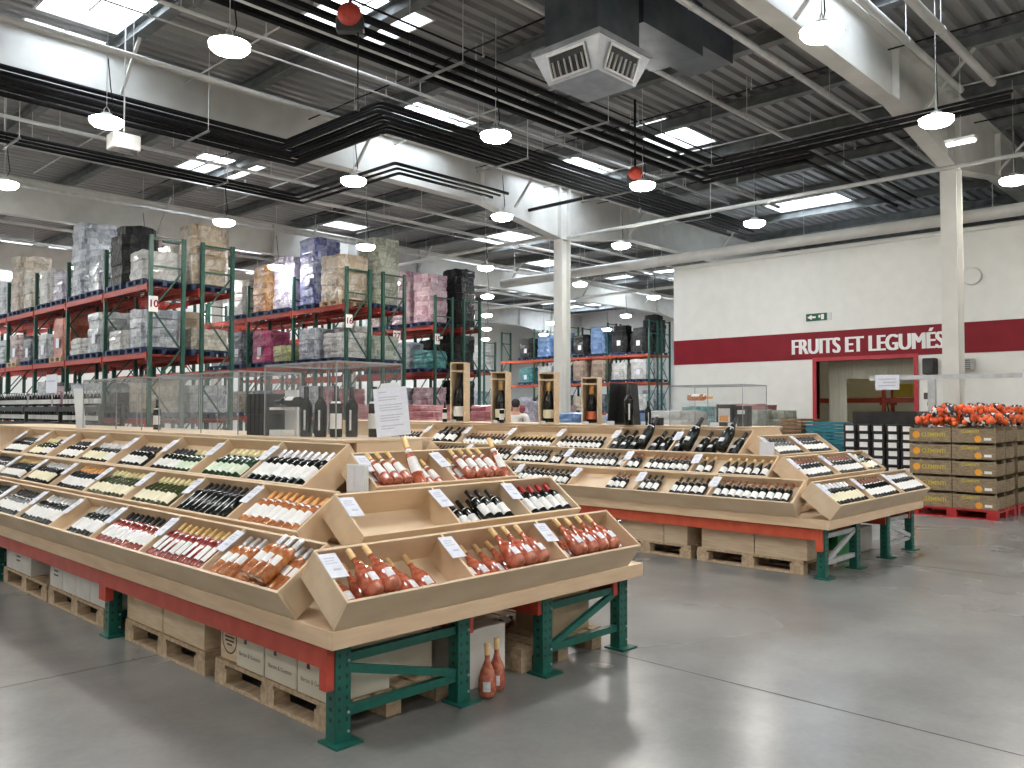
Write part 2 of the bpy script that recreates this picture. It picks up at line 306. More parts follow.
def bin_row(tname, tier, side, mx, bounds, D, fill, cards=True, first=0, lift=0):
    """one tilted plywood trough; local x along the front, y up the slope, z out of the floor; bounds = divider positions"""
    L = bounds[-1]
    t = thing('wine_bin', f'plywood wine trough, {tier} tier, {side} of the {tname}', 'wine bin', mx=mx, group=f'plywood wine troughs of the {tname}')
    MB().box(B, B, lift, L - B, D - B, B + lift).obj('floor_board', 'plywood', t)
    MB().box(0, 0, 0, L, B, HH).obj('front_board', 'plywood', t, bevel=.002)
    MB().box(0, D - B, 0, L, D, HH).obj('back_board', 'plywood', t, bevel=.002)
    for x in (0, L - B): MB().box(x, B, 0, x + B, D - B, HH).obj('end_panel', 'plywood', t, bevel=.002)
    for x in bounds[1:-1]: MB().box(x - B / 2, B, B + lift, x + B / 2, D - B, HH).obj('divider', 'plywood', t)
    rev = side == 'long side'
    nb = len(bounds) - 1
    sd = 'side' if rev else 'end'
    for ci in range(nb):
        k = nb - 1 - ci if rev else ci            # fill[] is listed from the table corner outwards
        if k >= len(fill): continue
        x0, x1 = bounds[ci] + B, bounds[ci + 1] - B
        where = f'in {ORD[k + first]} {tier} {sd} bin from corner, {tname}'
        if cards and fill[k] != 'nocard':
            cx = bounds[ci] + (.05 if ci == 0 else 0)
            price_card(mx @ T(cx, D * .66, HH + .001) @ RZ(R(rnd.uniform(-6, 6))), f'white price card, upper edge of {ORD[k + first]} {tier} {sd} bin from corner, {tname}', f'price cards of the {tname}')
        if fill[k] == 'nocard': continue
        cnt = 0
        for it in fill[k]:
            kd, s0, n = it[:3]; lay = it[3] if len(it) > 3 else 0; sc = it[4] if len(it) > 4 else 1; pitch = it[5] if len(it) > 5 else (.108 if kd == 'rf' else .084 * sc)
            rr = max(r for r, y in PROF[KIND[kd][0]]) * sc
            for i in range(n):
                x = x0 + rr + .012 + (s0 + i) * pitch + (pitch / 2 if lay else 0)
                if x > x1 - rr - .006: break
                z = lift + B + rr + .002 + lay * (rr * (1.96 if kd == 'rf' else 1.86)) + (rnd.uniform(.002, .006) if lay else 0)
                ln = PROF[KIND[kd][0]][-1][1] * sc
                y = B + .004 + rnd.uniform(0, .012) + (.003 if lay else 0)
                m2 = mx @ T(x, y, z) @ RZ(R(rnd.uniform(-1.1, 1.1) if lay else rnd.uniform(-.5, .5))) @ RY(R(rnd.uniform(-12, 12)))
                if ln > D - .036: m2 = mx @ T(x, y + (.015 if D > .4 else .004), z + rr * (.25 if sc < 1.45 else .95)) @ RX(R(20 if D < .4 else 8 if sc < 1.45 else 14)) @ RZ(R(-3 if sc < 1.45 else -6)) @ RY(R(rnd.uniform(-12, 12)))
                look = KIND[kd][7]
                if sc > 1.6: look = 'oversized ' + look
                (bottle if KIND[kd][6] != 'wine_bottle' else defer)(kd, m2, f'{look}, {ORD[cnt]}{" upper" if lay else ""} {where}', f'bottles of the {tname}', sc)
                cnt += 1
    return t

DEFER = []
def defer(*a): DEFER.append(a)
def end_mx(x, y, z): return T(x, y, z) @ RX(TH)
def side_mx(x, y, z): return T(x, y, z) @ RZ(R(-90)) @ RX(TH)
def back_mx(x, y, z): return T(x, y, z) @ RZ(R(90)) @ RX(TH)

# ---------------------------------------------------------------- display tables
def display_table(tname, X, W, ztop, posts, pitch, label, brace_mat, tiers, ends, flip=False):
    """X = long side facing the aisle, W = width, runs from y 3.35 away; posts = x of the four near posts"""
    Y0, Y1 = 3.35, 14.65
    t = thing('display_table', label, 'display table', (X, Y0, 0), group='long wine display tables')
    mi = T(-X, -Y0, 0)
    def part(nm, mb, m, par=None, **k):
        mb.v = [(v[0] - X, v[1] - Y0, v[2]) for v in mb.v]; return mb.obj(nm, m, par or t, **k)
    ys = [3.47 + 2.795 * k for k in range(5)]
    part('deck', MB().box(X + .03, Y0 + .03, .53, X + W - .03, Y1 - .03, .574), 'plywood')
    for a in ((X, Y0, X + W, Y0 + .036), (X, Y1 - .036, X + W, Y1)): part('trim_board', MB().box(a[0], a[1], .488, a[2], a[3], .577), 'pine', bevel=.003)
    for a in ((X, X + .036), (X + W - .036, X + W)):
        for y0, y1 in zip([Y0 + .037] + ys[1:4], ys[1:4] + [Y1 - .037]): part('trim_board', MB().box(a[0], y0, .488, a[1], y1 - .001, .577), 'pine', bevel=.003)
    for yi, y in enumerate(ys):
        for xi, x in enumerate(posts):
            p = MB()
            # perforated channel post: web, two flanges
            p.box(x - .045, y - .04, .012, x + .045, y - .034, .486); p.box(x - .045, y - .034, .012, x - .039, y + .04, .486); p.box(x + .039, y - .034, .012, x + .045, y + .04, .486)
            po = part('post', p, 'green_steel', bevel=.001)
            h = MB()
            for k in range(7):
                for dx in (-.022, .022): h.box(x + dx - .006, y - .0412, .11 + k * .052, x + dx + .006, y - .0402, .128 + k * .052)
            for k in range(7): h.box(x - .0462, y - .012, .11 + k * .052, x - .0452, y + .012, .128 + k * .052)
            part('slot_pattern', h, 'black_matt', po)
            part('base_plate', MB().box(x - .07, y - .09, 0, x + .09, y + .07, .012), 'green_steel', po)
            bl = MB()
            for z in (.06, .15, .4): bl.lathe([(.007, 0), (.007, .006)], 6, 'y', (x + .03, y - .047, z))
            part('bolt_head_pattern', bl, 'grey_steel', po)  # bolt heads of the post, grouped as one mesh
        for a, b in ((0, 1), (2, 3)):
            xa, xb = posts[a] + .03, posts[b] - .03
            m = brace_mat
            for z in (.405, .145): part('brace', MB().box(xa, y - .02, z - .022, xb, y + .02, z + .022), m)
            part('brace', MB().bar((xa, y - .012, .15 if (a > 0) != flip else .36), (xb, y - .012, .4 if (a > 0) != flip else .17), .03, .042), m)
    for x in (X + .055, posts[1] + .055, posts[2] - .055, posts[3] - .075):
        for y0, y1 in zip(ys[:-1], ys[1:]):
            b = MB().box(x - .024, y0 - .03, .372, x + .024, y1 - .032, .487); 
            if x < X + .1: b.box(x - .027, y0 - .03, .27, x + .027, y0 + .028, .372); b.box(x - .027, y1 - .094, .27, x + .027, y1 - .034, .372)
            part('beam', b, 'red_steel' if X < 5 else 'orange_steel')
    # stepped plywood body under the bins
    (xe2, xe3, xt0, xt1, xr) = tiers
    part('step_box', MB().box(xe2 - .035, 3.83, .575, xr, Y1 - .5, .779), 'plywood')
    part('step_box', MB().box(xe3 - .03, 4.41, .7795, xr - .02, Y1 - 1, .974), 'plywood')
    part('top_box', MB().box(xt0 + .15, 4.875, .9745, xt1 - .11, Y1 - 1.2, ztop - .019), 'plywood')
    part('end_board', MB().box(xt0 + .125, 4.855, .9745, xt1 - .11, 4.873, ztop - .019), 'plywood')
    part('top_board', MB().box(xt0 - .005, 4.853, ztop - .018, xt1, Y1 - 1.2, ztop), 'plywood', bevel=.002)
    return t

def bounds(L, n): return [L * i / n for i in range(n + 1)]
def rows(spec, n):  # pad
    return spec + [spec[(i * 3) % len(spec)] for i in range(n - len(spec))]
# --- rosé table
TN1 = 'rosé table'
X1 = 2.28
display_table(TN1, X1, 2.52, 1.41, (2.4, 3.2, 3.9, 4.68), .83, 'long stepped wine table with rosé bottles at its end and acrylic cases on top', 'green_steel', (2.69, 3.09, 3.37, 4.2, 4.6), None)
n = 9; P = .83
side1 = [[('rs', 0, 3, 0, 1, .079), ('rs', 3.8, 6, 0, 1, .079), ('rs', 5, 3, 1, 1, .079)],
         [('rl', 0, 9, 0, 1, .082)],
         [('rp', 0, 9, 0)],
         [('ds', 3.2, 6, 0)], [('ds', 0, 9, 0)], [('dw', 0, 9, 0)], [('dw', 0, 8, 0)], [('ds', 1, 8, 0)], [('dw', 0, 6, 0)]]
side2 = [[('rg', .8, 8, 0)], [('db', .3, 8, 0)], [('wc', 1, 7, 0)], [('wc', 0, 9, 0)],
         [('do', 1, 8, 0)], [('dc', 0, 7, 0)], [('dk', 0, 7, 0)], [('dw', 0, 8, 0)], [('dc', 0, 8, 0)]]
side3 = [[('ds', 0, 9, 0, 1.2, .0885)], [('gc', 1.5, 6, 0, 1.1, .09)], [('dw', 0, 5, 0), ('gc', 5, 4, 0)], [('dw', 1.5, 5, 0)], [('dc', 0, 6, 0), ('ds', 6.2, 3, 0)], [('dw', 2, 7, 0)], [('wc', 1, 4, 0), ('dw', 5, 4, 0)], [('dw', 0, 8, 0)], [('dw', 0, 5, 0)]]
def side_rows(tn, xs, ynear, pitch, fills, Ds, n, lifts=(0, 0, 0)):
    for (x, z), y0, fl, D, tier in zip(xs, ynear, fills, Ds, ('bottom', 'middle', 'top')):
        k = n[('bottom', 'middle', 'top').index(tier)]
        bin_row(tn, tier, 'long side', side_mx(x, y0 + pitch * k, z), bounds(pitch * k, k), D, fl, lift=lifts[('bottom', 'middle', 'top').index(tier)])
side_rows(TN1, ((2.283, .579), (2.69, .782), (3.09, .977)), (3.67, 4.16, 4.735), .83, (side1, side2, side3), (.36, .36, .452), (9, 8, 8), (.08, .085, .075))
def E(x0, x1, n): return bounds(x1 - x0, n)
bin_row(TN1, 'bottom', 'end', end_mx(2.29, 3.353, .579), [0, .82, 1.6, 2.34], .36, [
    [('rf', .1, 3, 0), ('rf', .5, 2, 1), ('rf', 3.7, 1, 0), ('rf', 4.8, 1, 0)], [('rf', 0, 2, 0), ('rf', 2, 4, 0), ('rf', 2.2, 3, 1)], [('rf', .2, 6, 0), ('rf', .3, 4, 1)]])
bin_row(TN1, 'middle', 'end', end_mx(2.75, 3.855, .783), [0, .72, 1.36, 1.87], .36, [[], [('dw', .5, 6, 0), ('dw', 2.6, 3, 1)], [('dr', .1, 6, 0), ('dr', 0, 5, 1)]])
bin_row(TN1, 'top', 'end', end_mx(3.27, 4.435, .978), [0, .7, 1.31], .36, [[('rk', 0, 4, 0), ('rk', 0, 3, 1), ('rk', 3.05, 1, 0, 1.28, .108), ('rk', 5.45, 2, 0)], [('rk', 0, 5, 0, 1, .092), ('rk', .4, 4, 1, 1, .092), ('rk', 3.95, 1, 0, 1.2, .115)]], lift=.06)
bin_row(TN1, 'top', 'far side', back_mx(4.49, 4.92, .977), bounds(4.15, 5), .452, [], cards=False)
# --- gift-box table
TN2 = 'gift-box table'
X2 = 7.85
display_table(TN2, X2, 2.64, 1.43, (7.97, 8.75, 9.6, 10.37), .95, 'long stepped wine table with wooden gift boxes of large bottles on top', 'grey_steel', (8.31, 8.76, 9.04, 10.0, 10.4), None, True)
s1 = [[('dn', 0, 10, 0)], [('dw', 0, 3, 0), ('dw', 5, 6, 0)], [('dn', 6, 3, 0)], [('dw', 0, 10, 0)], [('dw', 2, 8, 0)], [('dw', 0, 9, 0)], [('dw', 0, 9, 0)]]
s2 = [[('dk', .2, 2, 0, 1, .1), ('dk', 3.2, 7, 0, 1, .098)], [('dn', 0, 2, 0), ('dn', 3.2, 7, 0)], [('dw', 0, 9, 0), ('dw', 9.6, 1, 0)], [('dw', 0, 7, 0), ('dw', 8, 2, 0)], [('dw', 2, 8, 0)], [('dw', 0, 9, 0)], [('dw', 0, 9, 0)]]
s3 = [[('cm', 0, 1, 0, 1.36, .15), ('cm', 1, 1, 0, 1.52, .15), ('cm', 2.1, 2, 0, 1.36, .145), ('cm', 4.1, 1, 0, 1.52, .15), ('cm', 5.0, 1, 0, 1.36, .15)], [('cm', 0, 3, 0, 1.36, .145), ('cm', 3, 1, 0, 1.52, .148), ('cm', 4.1, 2, 0, 1.36, .145)], [('dw', 0, 9, 0)], [('dk', 0, 10, 0)], [('dn', 0, 10, 0)], [('dw', 2, 2, 0, 1.4), ('dw', 4.5, 2, 0, 1.4)], [('dw', 0, 9, 0)]]
side_rows(TN2, ((7.853, .579), (8.31, .782), (8.76, .977)), (3.665, 4.165, 4.735), .95, (s1, s2, s3), (.36, .36, .472), (7, 7, 7), (.08, .08, .06))
bin_row(TN2, 'bottom', 'end', end_mx(7.87, 3.353, .579), [0, .88, 1.74, 2.56], .36, [[('dc', .1, 10, 0)], [('dn', .1, 9, 0)], [('ds', 0, 9, 0)]], lift=.088)
bin_row(TN2, 'middle', 'end', end_mx(8.3, 3.855, .783), [0, .84, 1.64, 2.14], .36, [[('dn', .4, 8, 0)], [('dn', 0, 9, 0)], [('wc', 0, 3, 0), ('dw', 3.1, 2, 0)]], lift=.088)
bin_row(TN2, 'top', 'end', end_mx(8.85, 4.435, .978), [0, .8, 1.6], .36, [[('dw', 1, 7, 0)], [('dw', 0, 8, 0)]], lift=.088)
bin_row(TN2, 'top', 'far side', back_mx(10.29, 4.92, .977), bounds(4.15, 5), .452, [], cards=False)

# the 300 dark bottles that show largest are objects of their own; the rest of the rows is one object
CAMP = Vector((0, 0, 1.62))
DEFER.sort(key=lambda a: (a[1].translation - CAMP).length / (a[5] if len(a) > 5 else 1))
for a in DEFER[:300]: bottle(*a)
def merge_bottles(lst):
    vs, fs, mi, mats = [], [], [], []
    for kd, mx, lb, gr, sc in lst:
        mx = mx @ Matrix.Scale(sc, 4)
        for me in bottle_meshes(kd)[:3]:
            m = me.materials[0]
            if m not in mats: mats.append(m)
            b = len(vs); vs += [tuple(mx @ v.co) for v in me.vertices]
            for p in me.polygons: fs.append(tuple(b + i for i in p.vertices)); mi.append(mats.index(m))
    me = bpy.data.meshes.new('wine_bottle_rows'); me.from_pydata(vs, [], fs)
    for m in mats: me.materials.append(m)
    me.polygons.foreach_set('material_index', mi); me.polygons.foreach_set('use_smooth', [True] * len(fs))
    o = link('wine_bottle_rows', me); o['kind'] = 'stuff'; o['label'] = 'dark wine bottles in the farther bins of both tables'; o['category'] = 'wine bottles'
merge_bottles(DEFER[300:])
# ---------------------------------------------------------------- things on the table tops
def glass_case(label, x0, x1, y0, y1, z0, h, divs=()):
    t = thing('acrylic_case', label, 'display case', (0, 0, 0), group='clear acrylic display cases')
    e = .006
    for a in ((x0, y0, z0, x0 + e, y1, z0 + h), (x1 - e, y0, z0, x1, y1, z0 + h), (x0 + e, y0, z0, x1 - e, y0 + e, z0 + h), (x0 + e, y1 - e, z0, x1 - e, y1, z0 + h), (x0, y0, z0 + h, x1, y1, z0 + h + e)):
        MB().box(*a).obj('acrylic_panel', 'acrylic', t)
    m = MB(); w = .004
    for x in (x0, x1):
        for y in (y0, y1): m.box(x - w, y - w, z0, x + w, y + w, z0 + h + .01)
    for y in divs: m.box(x0 - w, y - w, z0, x0 + w, y + w, z0 + h)
    for x in (x0, x1): m.box(x - w, y0, z0 + h - .003, x + w, y1, z0 + h + .011)
    for y in (y0, y1): m.box(x0, y - w, z0 + h - .003, x1, y + w, z0 + h + .011)
    m.obj('edge_trim', 'case_edge', t)
    return t
def stand_bottle(k, x, y, z, sc, label, group=None, lie=False):
    m = T(x, y, z) @ (RZ(R(rnd.uniform(20, 60))) @ RX(R(90)) if not lie else RZ(R(-60)))
    # label faces the aisle
    if not lie: m = T(x, y, z) @ RZ(R(-48)) @ RX(R(90))
    return bottle(k, m, label, group, sc)
ZT = 1.411
glass_case('acrylic display case with five tall dark bottles, beside the printed notice', 3.5, 4.1, 5.12, 6.12, ZT, .56, ())
for i, (x, y) in enumerate(((3.66, 5.56), (3.72, 5.44), (3.85, 5.42), (3.98, 5.3), (3.62, 5.7))):
    stand_bottle(('db', 'dw', 'db', 'dw', 'db')[i], x, y, ZT, 1.3, f'tall dark bottle inside the acrylic case by the notice, {ORD[i]} of five', 'tall bottles in the acrylic case')
glass_case('acrylic display case with one vertical seam, middle of the three cases on the rosé table', 3.5, 4.1, 6.55, 8.1, ZT, .53, (7.22,))
glass_case('acrylic display case farthest along the rosé table, one dark bottle inside', 3.5, 4.1, 8.5, 10.1, ZT, .53, (9.15,))
stand_bottle('dw', 3.75, 8.72, ZT, 1.05, 'single dark bottle inside the farthest acrylic case on the rosé table')
# lower shelves of white board with a lying bottle inside the first case
t = thing('display_shelf', 'two white display shelves inside the acrylic case beside the notice', 'shelf', (0, 0, 0))
MB().box(3.52, 5.9, 1.62, 3.64, 6.08, 1.64).obj('shelf_board', 'sign_white', t); MB().box(3.52, 5.9, ZT, 3.64, 6.08, 1.46).obj('shelf_base', 'sign_white', t); MB().box(3.66, 5.9, ZT, 3.68, 6.08, 1.78).obj('back_panel', 'sign_white', t)
bottle('dw', T(3.58, 5.72, 1.682) @ RZ(R(4)), 'dark bottle lying on the white shelf inside the acrylic case', None, 1.1)
# stacked dark wine boxes between the cases
for r in range(2):
    for c in range(5):
        o = MB().box(-.15, -.03, 0, .15, .03, .17).obj('wine_gift_box', 'black_matt', mx=T(3.68, 6.16 + c * .068, ZT + r * .1705), bevel=.003)
        tag(o, f'slim black wine box standing between acrylic cases, {ORD[c]} of {("lower", "upper")[r]} row', 'gift box', 'slim black wine boxes')
# printed notice on its acrylic stand
t = thing('notice_board', 'tall white printed notice leaning on the near end of the rosé table top', 'notice', mx=T(3.88, 4.93, ZT + .02) @ RZ(R(-40)) @ RY(R(-6)) @ RX(R(-14)))
MB().box(-.125, 0, 0, .125, .006, .37).obj('notice_sheet', 'card', t)
b = MB()
for i, w in enumerate((.06, 0, .15, .13, 0, .17, .15, .17, 0, .17, .15, .14, 0, .17, .1)):
    if w: b.box(-.09, -.0006, .335 - i * .02, -.09 + w, 0, .343 - i * .02)
b.obj('printed_lines', 'print', t)
MB().prism([(-.08, .37), (.08, .37), (.06, .41), (-.06, .41)], 'y', .007, .012).obj('acrylic_back', 'acrylic_edge', t)
MB().bar((0, .007, .3), (0, .1, .012), .05, .006).obj('stand_strut', 'acrylic_edge', t)
o = MB().box(-.05, 0, 0, .05, .006, .46).obj('acrylic_strip', 'acrylic_edge', mx=T(3.5, 10.16, ZT) @ RX(R(-14)), bevel=.001); tag(o, 'white acrylic card leaning at the far acrylic case', 'sign')
# leaflet pockets hung on the end bins
for x, y, z, w in ((3.215, 4.48, 1.08, 'rosé table'), (8.795, 4.48, 1.08, 'gift-box table')):
    t = thing('leaflet_pocket', f'clear pocket of white price leaflets hung on the top end bin, {w}', 'leaflet holder', mx=T(x, y, z) @ RZ(R(12)))
    MB().box(-.02, -.1, 0, .016, .06, .19).obj('pocket', 'acrylic_edge', t, bevel=.003)
    m = MB(); m.box(-.0225, -.09, .02, -.0205, -.02, .17); m.box(-.0225, -.01, .02, -.0205, .05, .16); m.obj('leaflet', 'card', t)
# giant bottles in open wooden boxes
ZG = 1.431
def gift_box(y0, y1, h, cap, lab, desc):
    x0, x1 = 9.1, 9.34; w = .018
    bmx = T(9.2, (y0 + y1) / 2, ZG) @ RZ(R(25)) @ T(-.12, 0, 0)
    t = thing('wooden_gift_box', f'open wooden presentation box on the gift-box table, {desc}', 'gift box', group='open wooden presentation boxes', mx=bmx)
    d = (y1 - y0) / 2
    for a in ((-0, -d, 0, x1 - x0, -d + w, h), (0, d - w, 0, x1 - x0, d, h)): MB().box(*a).obj('side_panel', 'case_wood', t, bevel=.002)
    MB().box(.222, -d + w, 0, .24, d - w, h).obj('back_panel', 'crate_wood', t)
    MB().box(0, -d + w, 0, .222, d - w, w).obj('bottom_panel', 'case_wood', t); MB().box(0, -d + w, h - w, .222, d - w, h).obj('top_panel', 'case_wood', t)
    MB().box(.002, -d + w, h * .84, .02, d - w, h * .84 + .02).obj('neck_bar', 'case_wood', t)
    s = (h * .8) / .31; s2 = min(s, (d - w - .006) / .044)
    pr = [(r * s2, y * s) for r, y in PROF['ch']]
    b = thing('giant_bottle', f'giant bottle, {lab} label, in wooden box, {desc}', 'champagne bottle', group='giant boxed champagne bottles', mx=bmx @ T(.115, 0, w + .001))
    MB().lathe(pr, 20).obj('bottle_body', 'dark_glass', b, smooth=True)
    MB().lathe([(.0175 * s2 + .004, .235 * s), (.0172 * s2 + .002, .312 * s)], 14).obj('capsule', cap, b, smooth=True)
    MB().lathe([(.0445 * s2 + .001, .03 * s), (.0445 * s2 + .001, .095 * s)], 14, a0=R(110), a1=R(250), cap=False).obj('label', 'label_' + lab, b, smooth=True)
    c = MB().box(-.004, -.05, 0, 0, .05, .04).obj('price_tag', 'card', mx=T(x0 - .03, (y0 + y1) / 2, ZG)); tag(c, f'small white price tag before the wooden box, {desc}', 'price tag', 'price tags on the gift-box table top')
gift_box(9.86, 10.11, .96, 'cap_black', 'white', 'tallest of four')
gift_box(8.93, 9.18, .78, 'cap_gold', 'cream', 'second tallest, small bottle before it')
gift_box(7.95, 8.2, .74, 'cap_gold', 'cream', 'gold-capped bottle, third tallest')
gift_box(7.16, 7.4, .65, 'cap_orange', 'orange', 'orange label, next to the black box')
stand_bottle('dw', 9.06, 8.9, ZG, 1., 'small dark bottle standing before the second wooden gift box')
stand_bottle('dw', 9.1, 10.24, ZG, 1.05, 'dark bottle standing beside the tallest wooden gift box')
t = thing('black_presentation_box', 'open black velvet presentation box with giant bottle before it, gift-box table', 'gift box', (9.1, 6.74, ZG))
MB().prism([(-.2, 0), (.2, 0), (.15, .56), (-.15, .56)], 'x', .2, .22).obj('back_panel', 'black_matt', t)
for s in (-1, 1): MB().prism([(s * .2, 0), (s * .185, 0), (s * .14, .56), (s * .155, .56)][::s], 'x', 0, .2).obj('side_panel', 'black_matt', t)
MB().box(0, -.185, 0, .2, .185, .02).obj('bottom_panel', 'black_matt', t)
stand_bottle('db', 9.02, 6.52, ZG, 1.75, 'giant dark green bottle standing before the black presentation box')
stand_bottle('db', 9.1, 6.27, ZG, 1.05, 'dark champagne bottle standing between black box and acrylic case, gift-box table')
o = MB().box(-.05, -.06, 0, .05, .06, .1).obj('small_black_box', 'black_matt', mx=T(9.1, 6.12, ZG), bevel=.004); tag(o, 'small black box beside the standing champagne bottle, gift-box table', 'box')
glass_case('large acrylic display case on the near end of the gift-box table', 9.12, 9.72, 4.93, 5.95, ZG, .5, (5.4,))
t = thing('bottle_cradle', 'clear shelf inside the acrylic case of the gift-box table', 'shelf', (9.3, 5.7, ZG))
MB().box(0, -.2, .29, .3, .2, .3).obj('shelf_board', 'acrylic_edge', t)
for s in (-.19, .19): MB().box(0, s - .005, 0, .3, s + .005, .29).obj('support_panel', 'acrylic', t)
bottle('rg', T(9.42, 5.86, ZG + .36) @ RZ(R(180)) @ Matrix.Identity(4), 'amber rosé magnum lying on the clear shelf in the acrylic case', None, 1.15)
t = thing('spirit_box', 'dark window box with amber bottle inside acrylic case on the gift-box table', 'gift box', (9.3, 5.28, ZG))
MB().box(0, -.11, 0, .1, .11, .27).obj('box_body', 'black_matt', t, bevel=.003); MB().box(-.003, -.08, .05, 0, .08, .22).obj('window', 'cap_silver', t); MB().box(-.005, -.06, .06, -.003, .06, .13).obj('window_label', 'cap_orange', t)
t = thing('spirit_box', 'plain black gift box beside the window box in the acrylic case', 'gift box', (9.32, 5.06, ZG))
MB().box(0, -.09, 0, .1, .09, .25).obj('box_body', 'black_matt', t, bevel=.003); MB().box(-.003, -.05, .15, 0, .05, .2).obj('label', 'label_silver', t)
for i, y in enumerate((5.28, 5.04, 6.3, 6.85)):
    o = MB().box(-.004, -.06, 0, 0, .06, .05).obj('price_tag', 'card', mx=T(9.07, y, ZG)); tag(o, f'white price tag on the gift-box table top, before the {("window box", "plain black gift box", "champagne bottle", "black presentation box")[i]}', 'price tag', 'price tags on the gift-box table top')

# ---------------------------------------------------------------- pallets and cases under the tables
def pallet_mb(L=1.2, W=.8):
    """length along y, width along x, origin at the centre of the foot"""
    m = MB(); w = .1; a, b = W / 2, L / 2
    for x in (-a + .05, 0, a - .05):
        m.box(x - .05, -b, 0, x + .05, b, .02)
        for y in (-b + .07, 0, b - .07): m.box(x - .05, y - .07, .0205, x + .05, y + .07, .099)
    for y in (-b + .06, 0, b - .06): m.box(-a, y - .06, .0995, a, y + .06, .121)
    k = 6
    for i in range(k):
        x = -a + .055 + (W - .11) * i / (k - 1); m.box(x - .053, -b, .1215, x + .053, b, .144)
    return m
PAL = {c: pallet_mb().mesh('pallet', c) for c in ('pallet_wood', 'blue_pallet', 'red_pallet')}
PALS = {c: pallet_mb(1.0, 1.1).mesh('pallet', c) for c in ('pallet_wood', 'blue_pallet', 'red_pallet', 'black_matt')}
PZ = .1445
def floor_pallet(x, y, label, rz=0, col='pallet_wood'):
    o = link('pallet', PAL[col]); o.location = (x, y, 0); o.rotation_euler.z = rz; return tag(o, label, 'pallet', 'wooden pallets under the wine tables')
def carton(nm, x0, x1, y0, y1, h, m, label, cat, group, z=PZ, open_top=False, marks=None, bev=.004):
    t = thing(nm, label, cat, ((x0 + x1) / 2, (y0 + y1) / 2, z), group=group)
    a, b = (x1 - x0) / 2, (y1 - y0) / 2
    if open_top:
        w = .012
        MB().box(-a, -b, 0, -a + w, b, h).obj('front_board', m, t, bevel=.002); MB().box(a - w, -b, 0, a, b, h).obj('back_board', m, t)
        for s in (-b, b - w): MB().box(-a + w, s, 0, a - w, s + w, h).obj('end_board', m, t)
        MB().box(-a + w, -b + w, 0, a - w, b - w, w).obj('bottom_board', m, t)
    else:
        MB().box(-a, -b, 0, a, b, h).obj('box_body', m, t, bevel=bev)
        MB().box(-a + .006, -.024, h, a - .006, .024, h + .0008).obj('tape', 'cardboard' if m != 'cardboard' else 'pallet_wood', t)
    if marks: marks(t, a, b, h)
    return t
def txt(body, size, m, parent, mx, name='lettering', off=0, ext=0, align='CENTER', sx=1):
    c = bpy.data.curves.new(name, 'FONT'); c.body = body; c.size = size; c.align_x = align; c.align_y = 'CENTER'; c.offset = off; c.extrude = ext
    o = bpy.data.objects.new(name, c); COL.objects.link(o)
    me = bpy.data.meshes.new_from_object(o.evaluated_get(bpy.context.evaluated_depsgraph_get())); bpy.data.objects.remove(o); me.name = name
    me.materials.clear(); me.materials.append(M[m]); o = link(name, me, parent); o.matrix_local = mx @ Matrix.Diagonal((sx, 1, 1, 1)); return o
FACEX = Matrix(((0, 0, -1), (-1, 0, 0), (0, 1, 0))).to_4x4()      # text facing -x, reading towards -y
FACEY = Matrix(((1, 0, 0), (0, 0, -1), (0, 1, 0))).to_4x4()       # text facing -y
def wine_mark(t, a, b, h):
    m = MB(); c = .05; z = h * .45
    m.prism([(c - .016, z), (c + .016, z), (c + .012, z + .03), (c + .005, z + .034), (c + .005, z + .055), (c - .005, z + .055), (c - .005, z + .034), (c - .012, z + .03)], 'x', -a - .001, -a - .0002)
    m.obj('emblem', 'ink', t)
    txt('Barton & Guestier', .032, 'ink', t, T(-a - .001, .0, h * .25) @ FACEX)
    return t
def round_mark(t, a, b, h):
    m = MB(); n = 28; 
    for i in range(n):
        if i in (6, 7): continue
        p = [(math.cos(2 * math.pi * k / n), math.sin(2 * math.pi * k / n)) for k in (i, i + 1)]
        q = [(p[0][0] * .088, p[0][1] * .088 + h / 2), (p[1][0] * .088, p[1][1] * .088 + h / 2), (p[1][0] * .08, p[1][1] * .08 + h / 2), (p[0][0] * .08, p[0][1] * .08 + h / 2)]
        m.prism(q, 'x', -a - .001, -a - .0002)
    for z, w in ((.03, .04), (.01, .055), (-.012, .05), (-.034, .03)): m.box(-a - .001, -w, h / 2 + z - .005, -a - .0002, w, h / 2 + z + .005)
    m.obj('round_stamp', 'ink', t)
def lines_mark(t, a, b, h):
    m = MB()
    for i in range(4): m.box(-a - .001, -.05, h * .35 + i * .035, -a - .0002, .05, h * .35 + i * .035 + .012)
    m.box(-a - .001, .1, h * .6, -a - .0002, .16, h * .75); m.obj('printed_lines', 'ink', t)
GA = 'wine cases under the rosé table'
floor_pallet(2.82, 4.17, 'wooden pallet under three cream cartons at the corner of the rosé table')
for i, (y0, y1) in enumerate(((3.58, 3.885), (3.9, 4.215), (4.23, 4.53))):
    carton('wine_carton', 2.43, 2.8, y0, y1, .31 if i else .305, 'cream_carton', f'cream wine carton with bottle emblem, {ORD[i]} from the rosé table corner', 'carton', GA, marks=wine_mark)
carton('wooden_wine_case', 2.45, 2.8, 4.545, 4.76, .25, 'case_wood', 'tan wooden wine case with round stamp beside the cream cartons', 'wine case', GA, marks=round_mark)
for i, y in enumerate((3.7, 4.25)): carton('wine_carton', 2.85, 3.2, y, y + .33, .3, 'cream_carton', f'cream carton behind the first row under the rosé table, {("end", "inner")[i]} one', 'carton', GA, marks=None)
floor_pallet(2.82, 5.5, 'wooden pallet under two open wooden cases, rosé table')
carton('open_wooden_case', 2.44, 2.84, 5.55, 6.12, .28, 'case_wood', 'closed-front wooden wine case beside the middle green post, rosé table', 'wine case', GA, open_top=True)
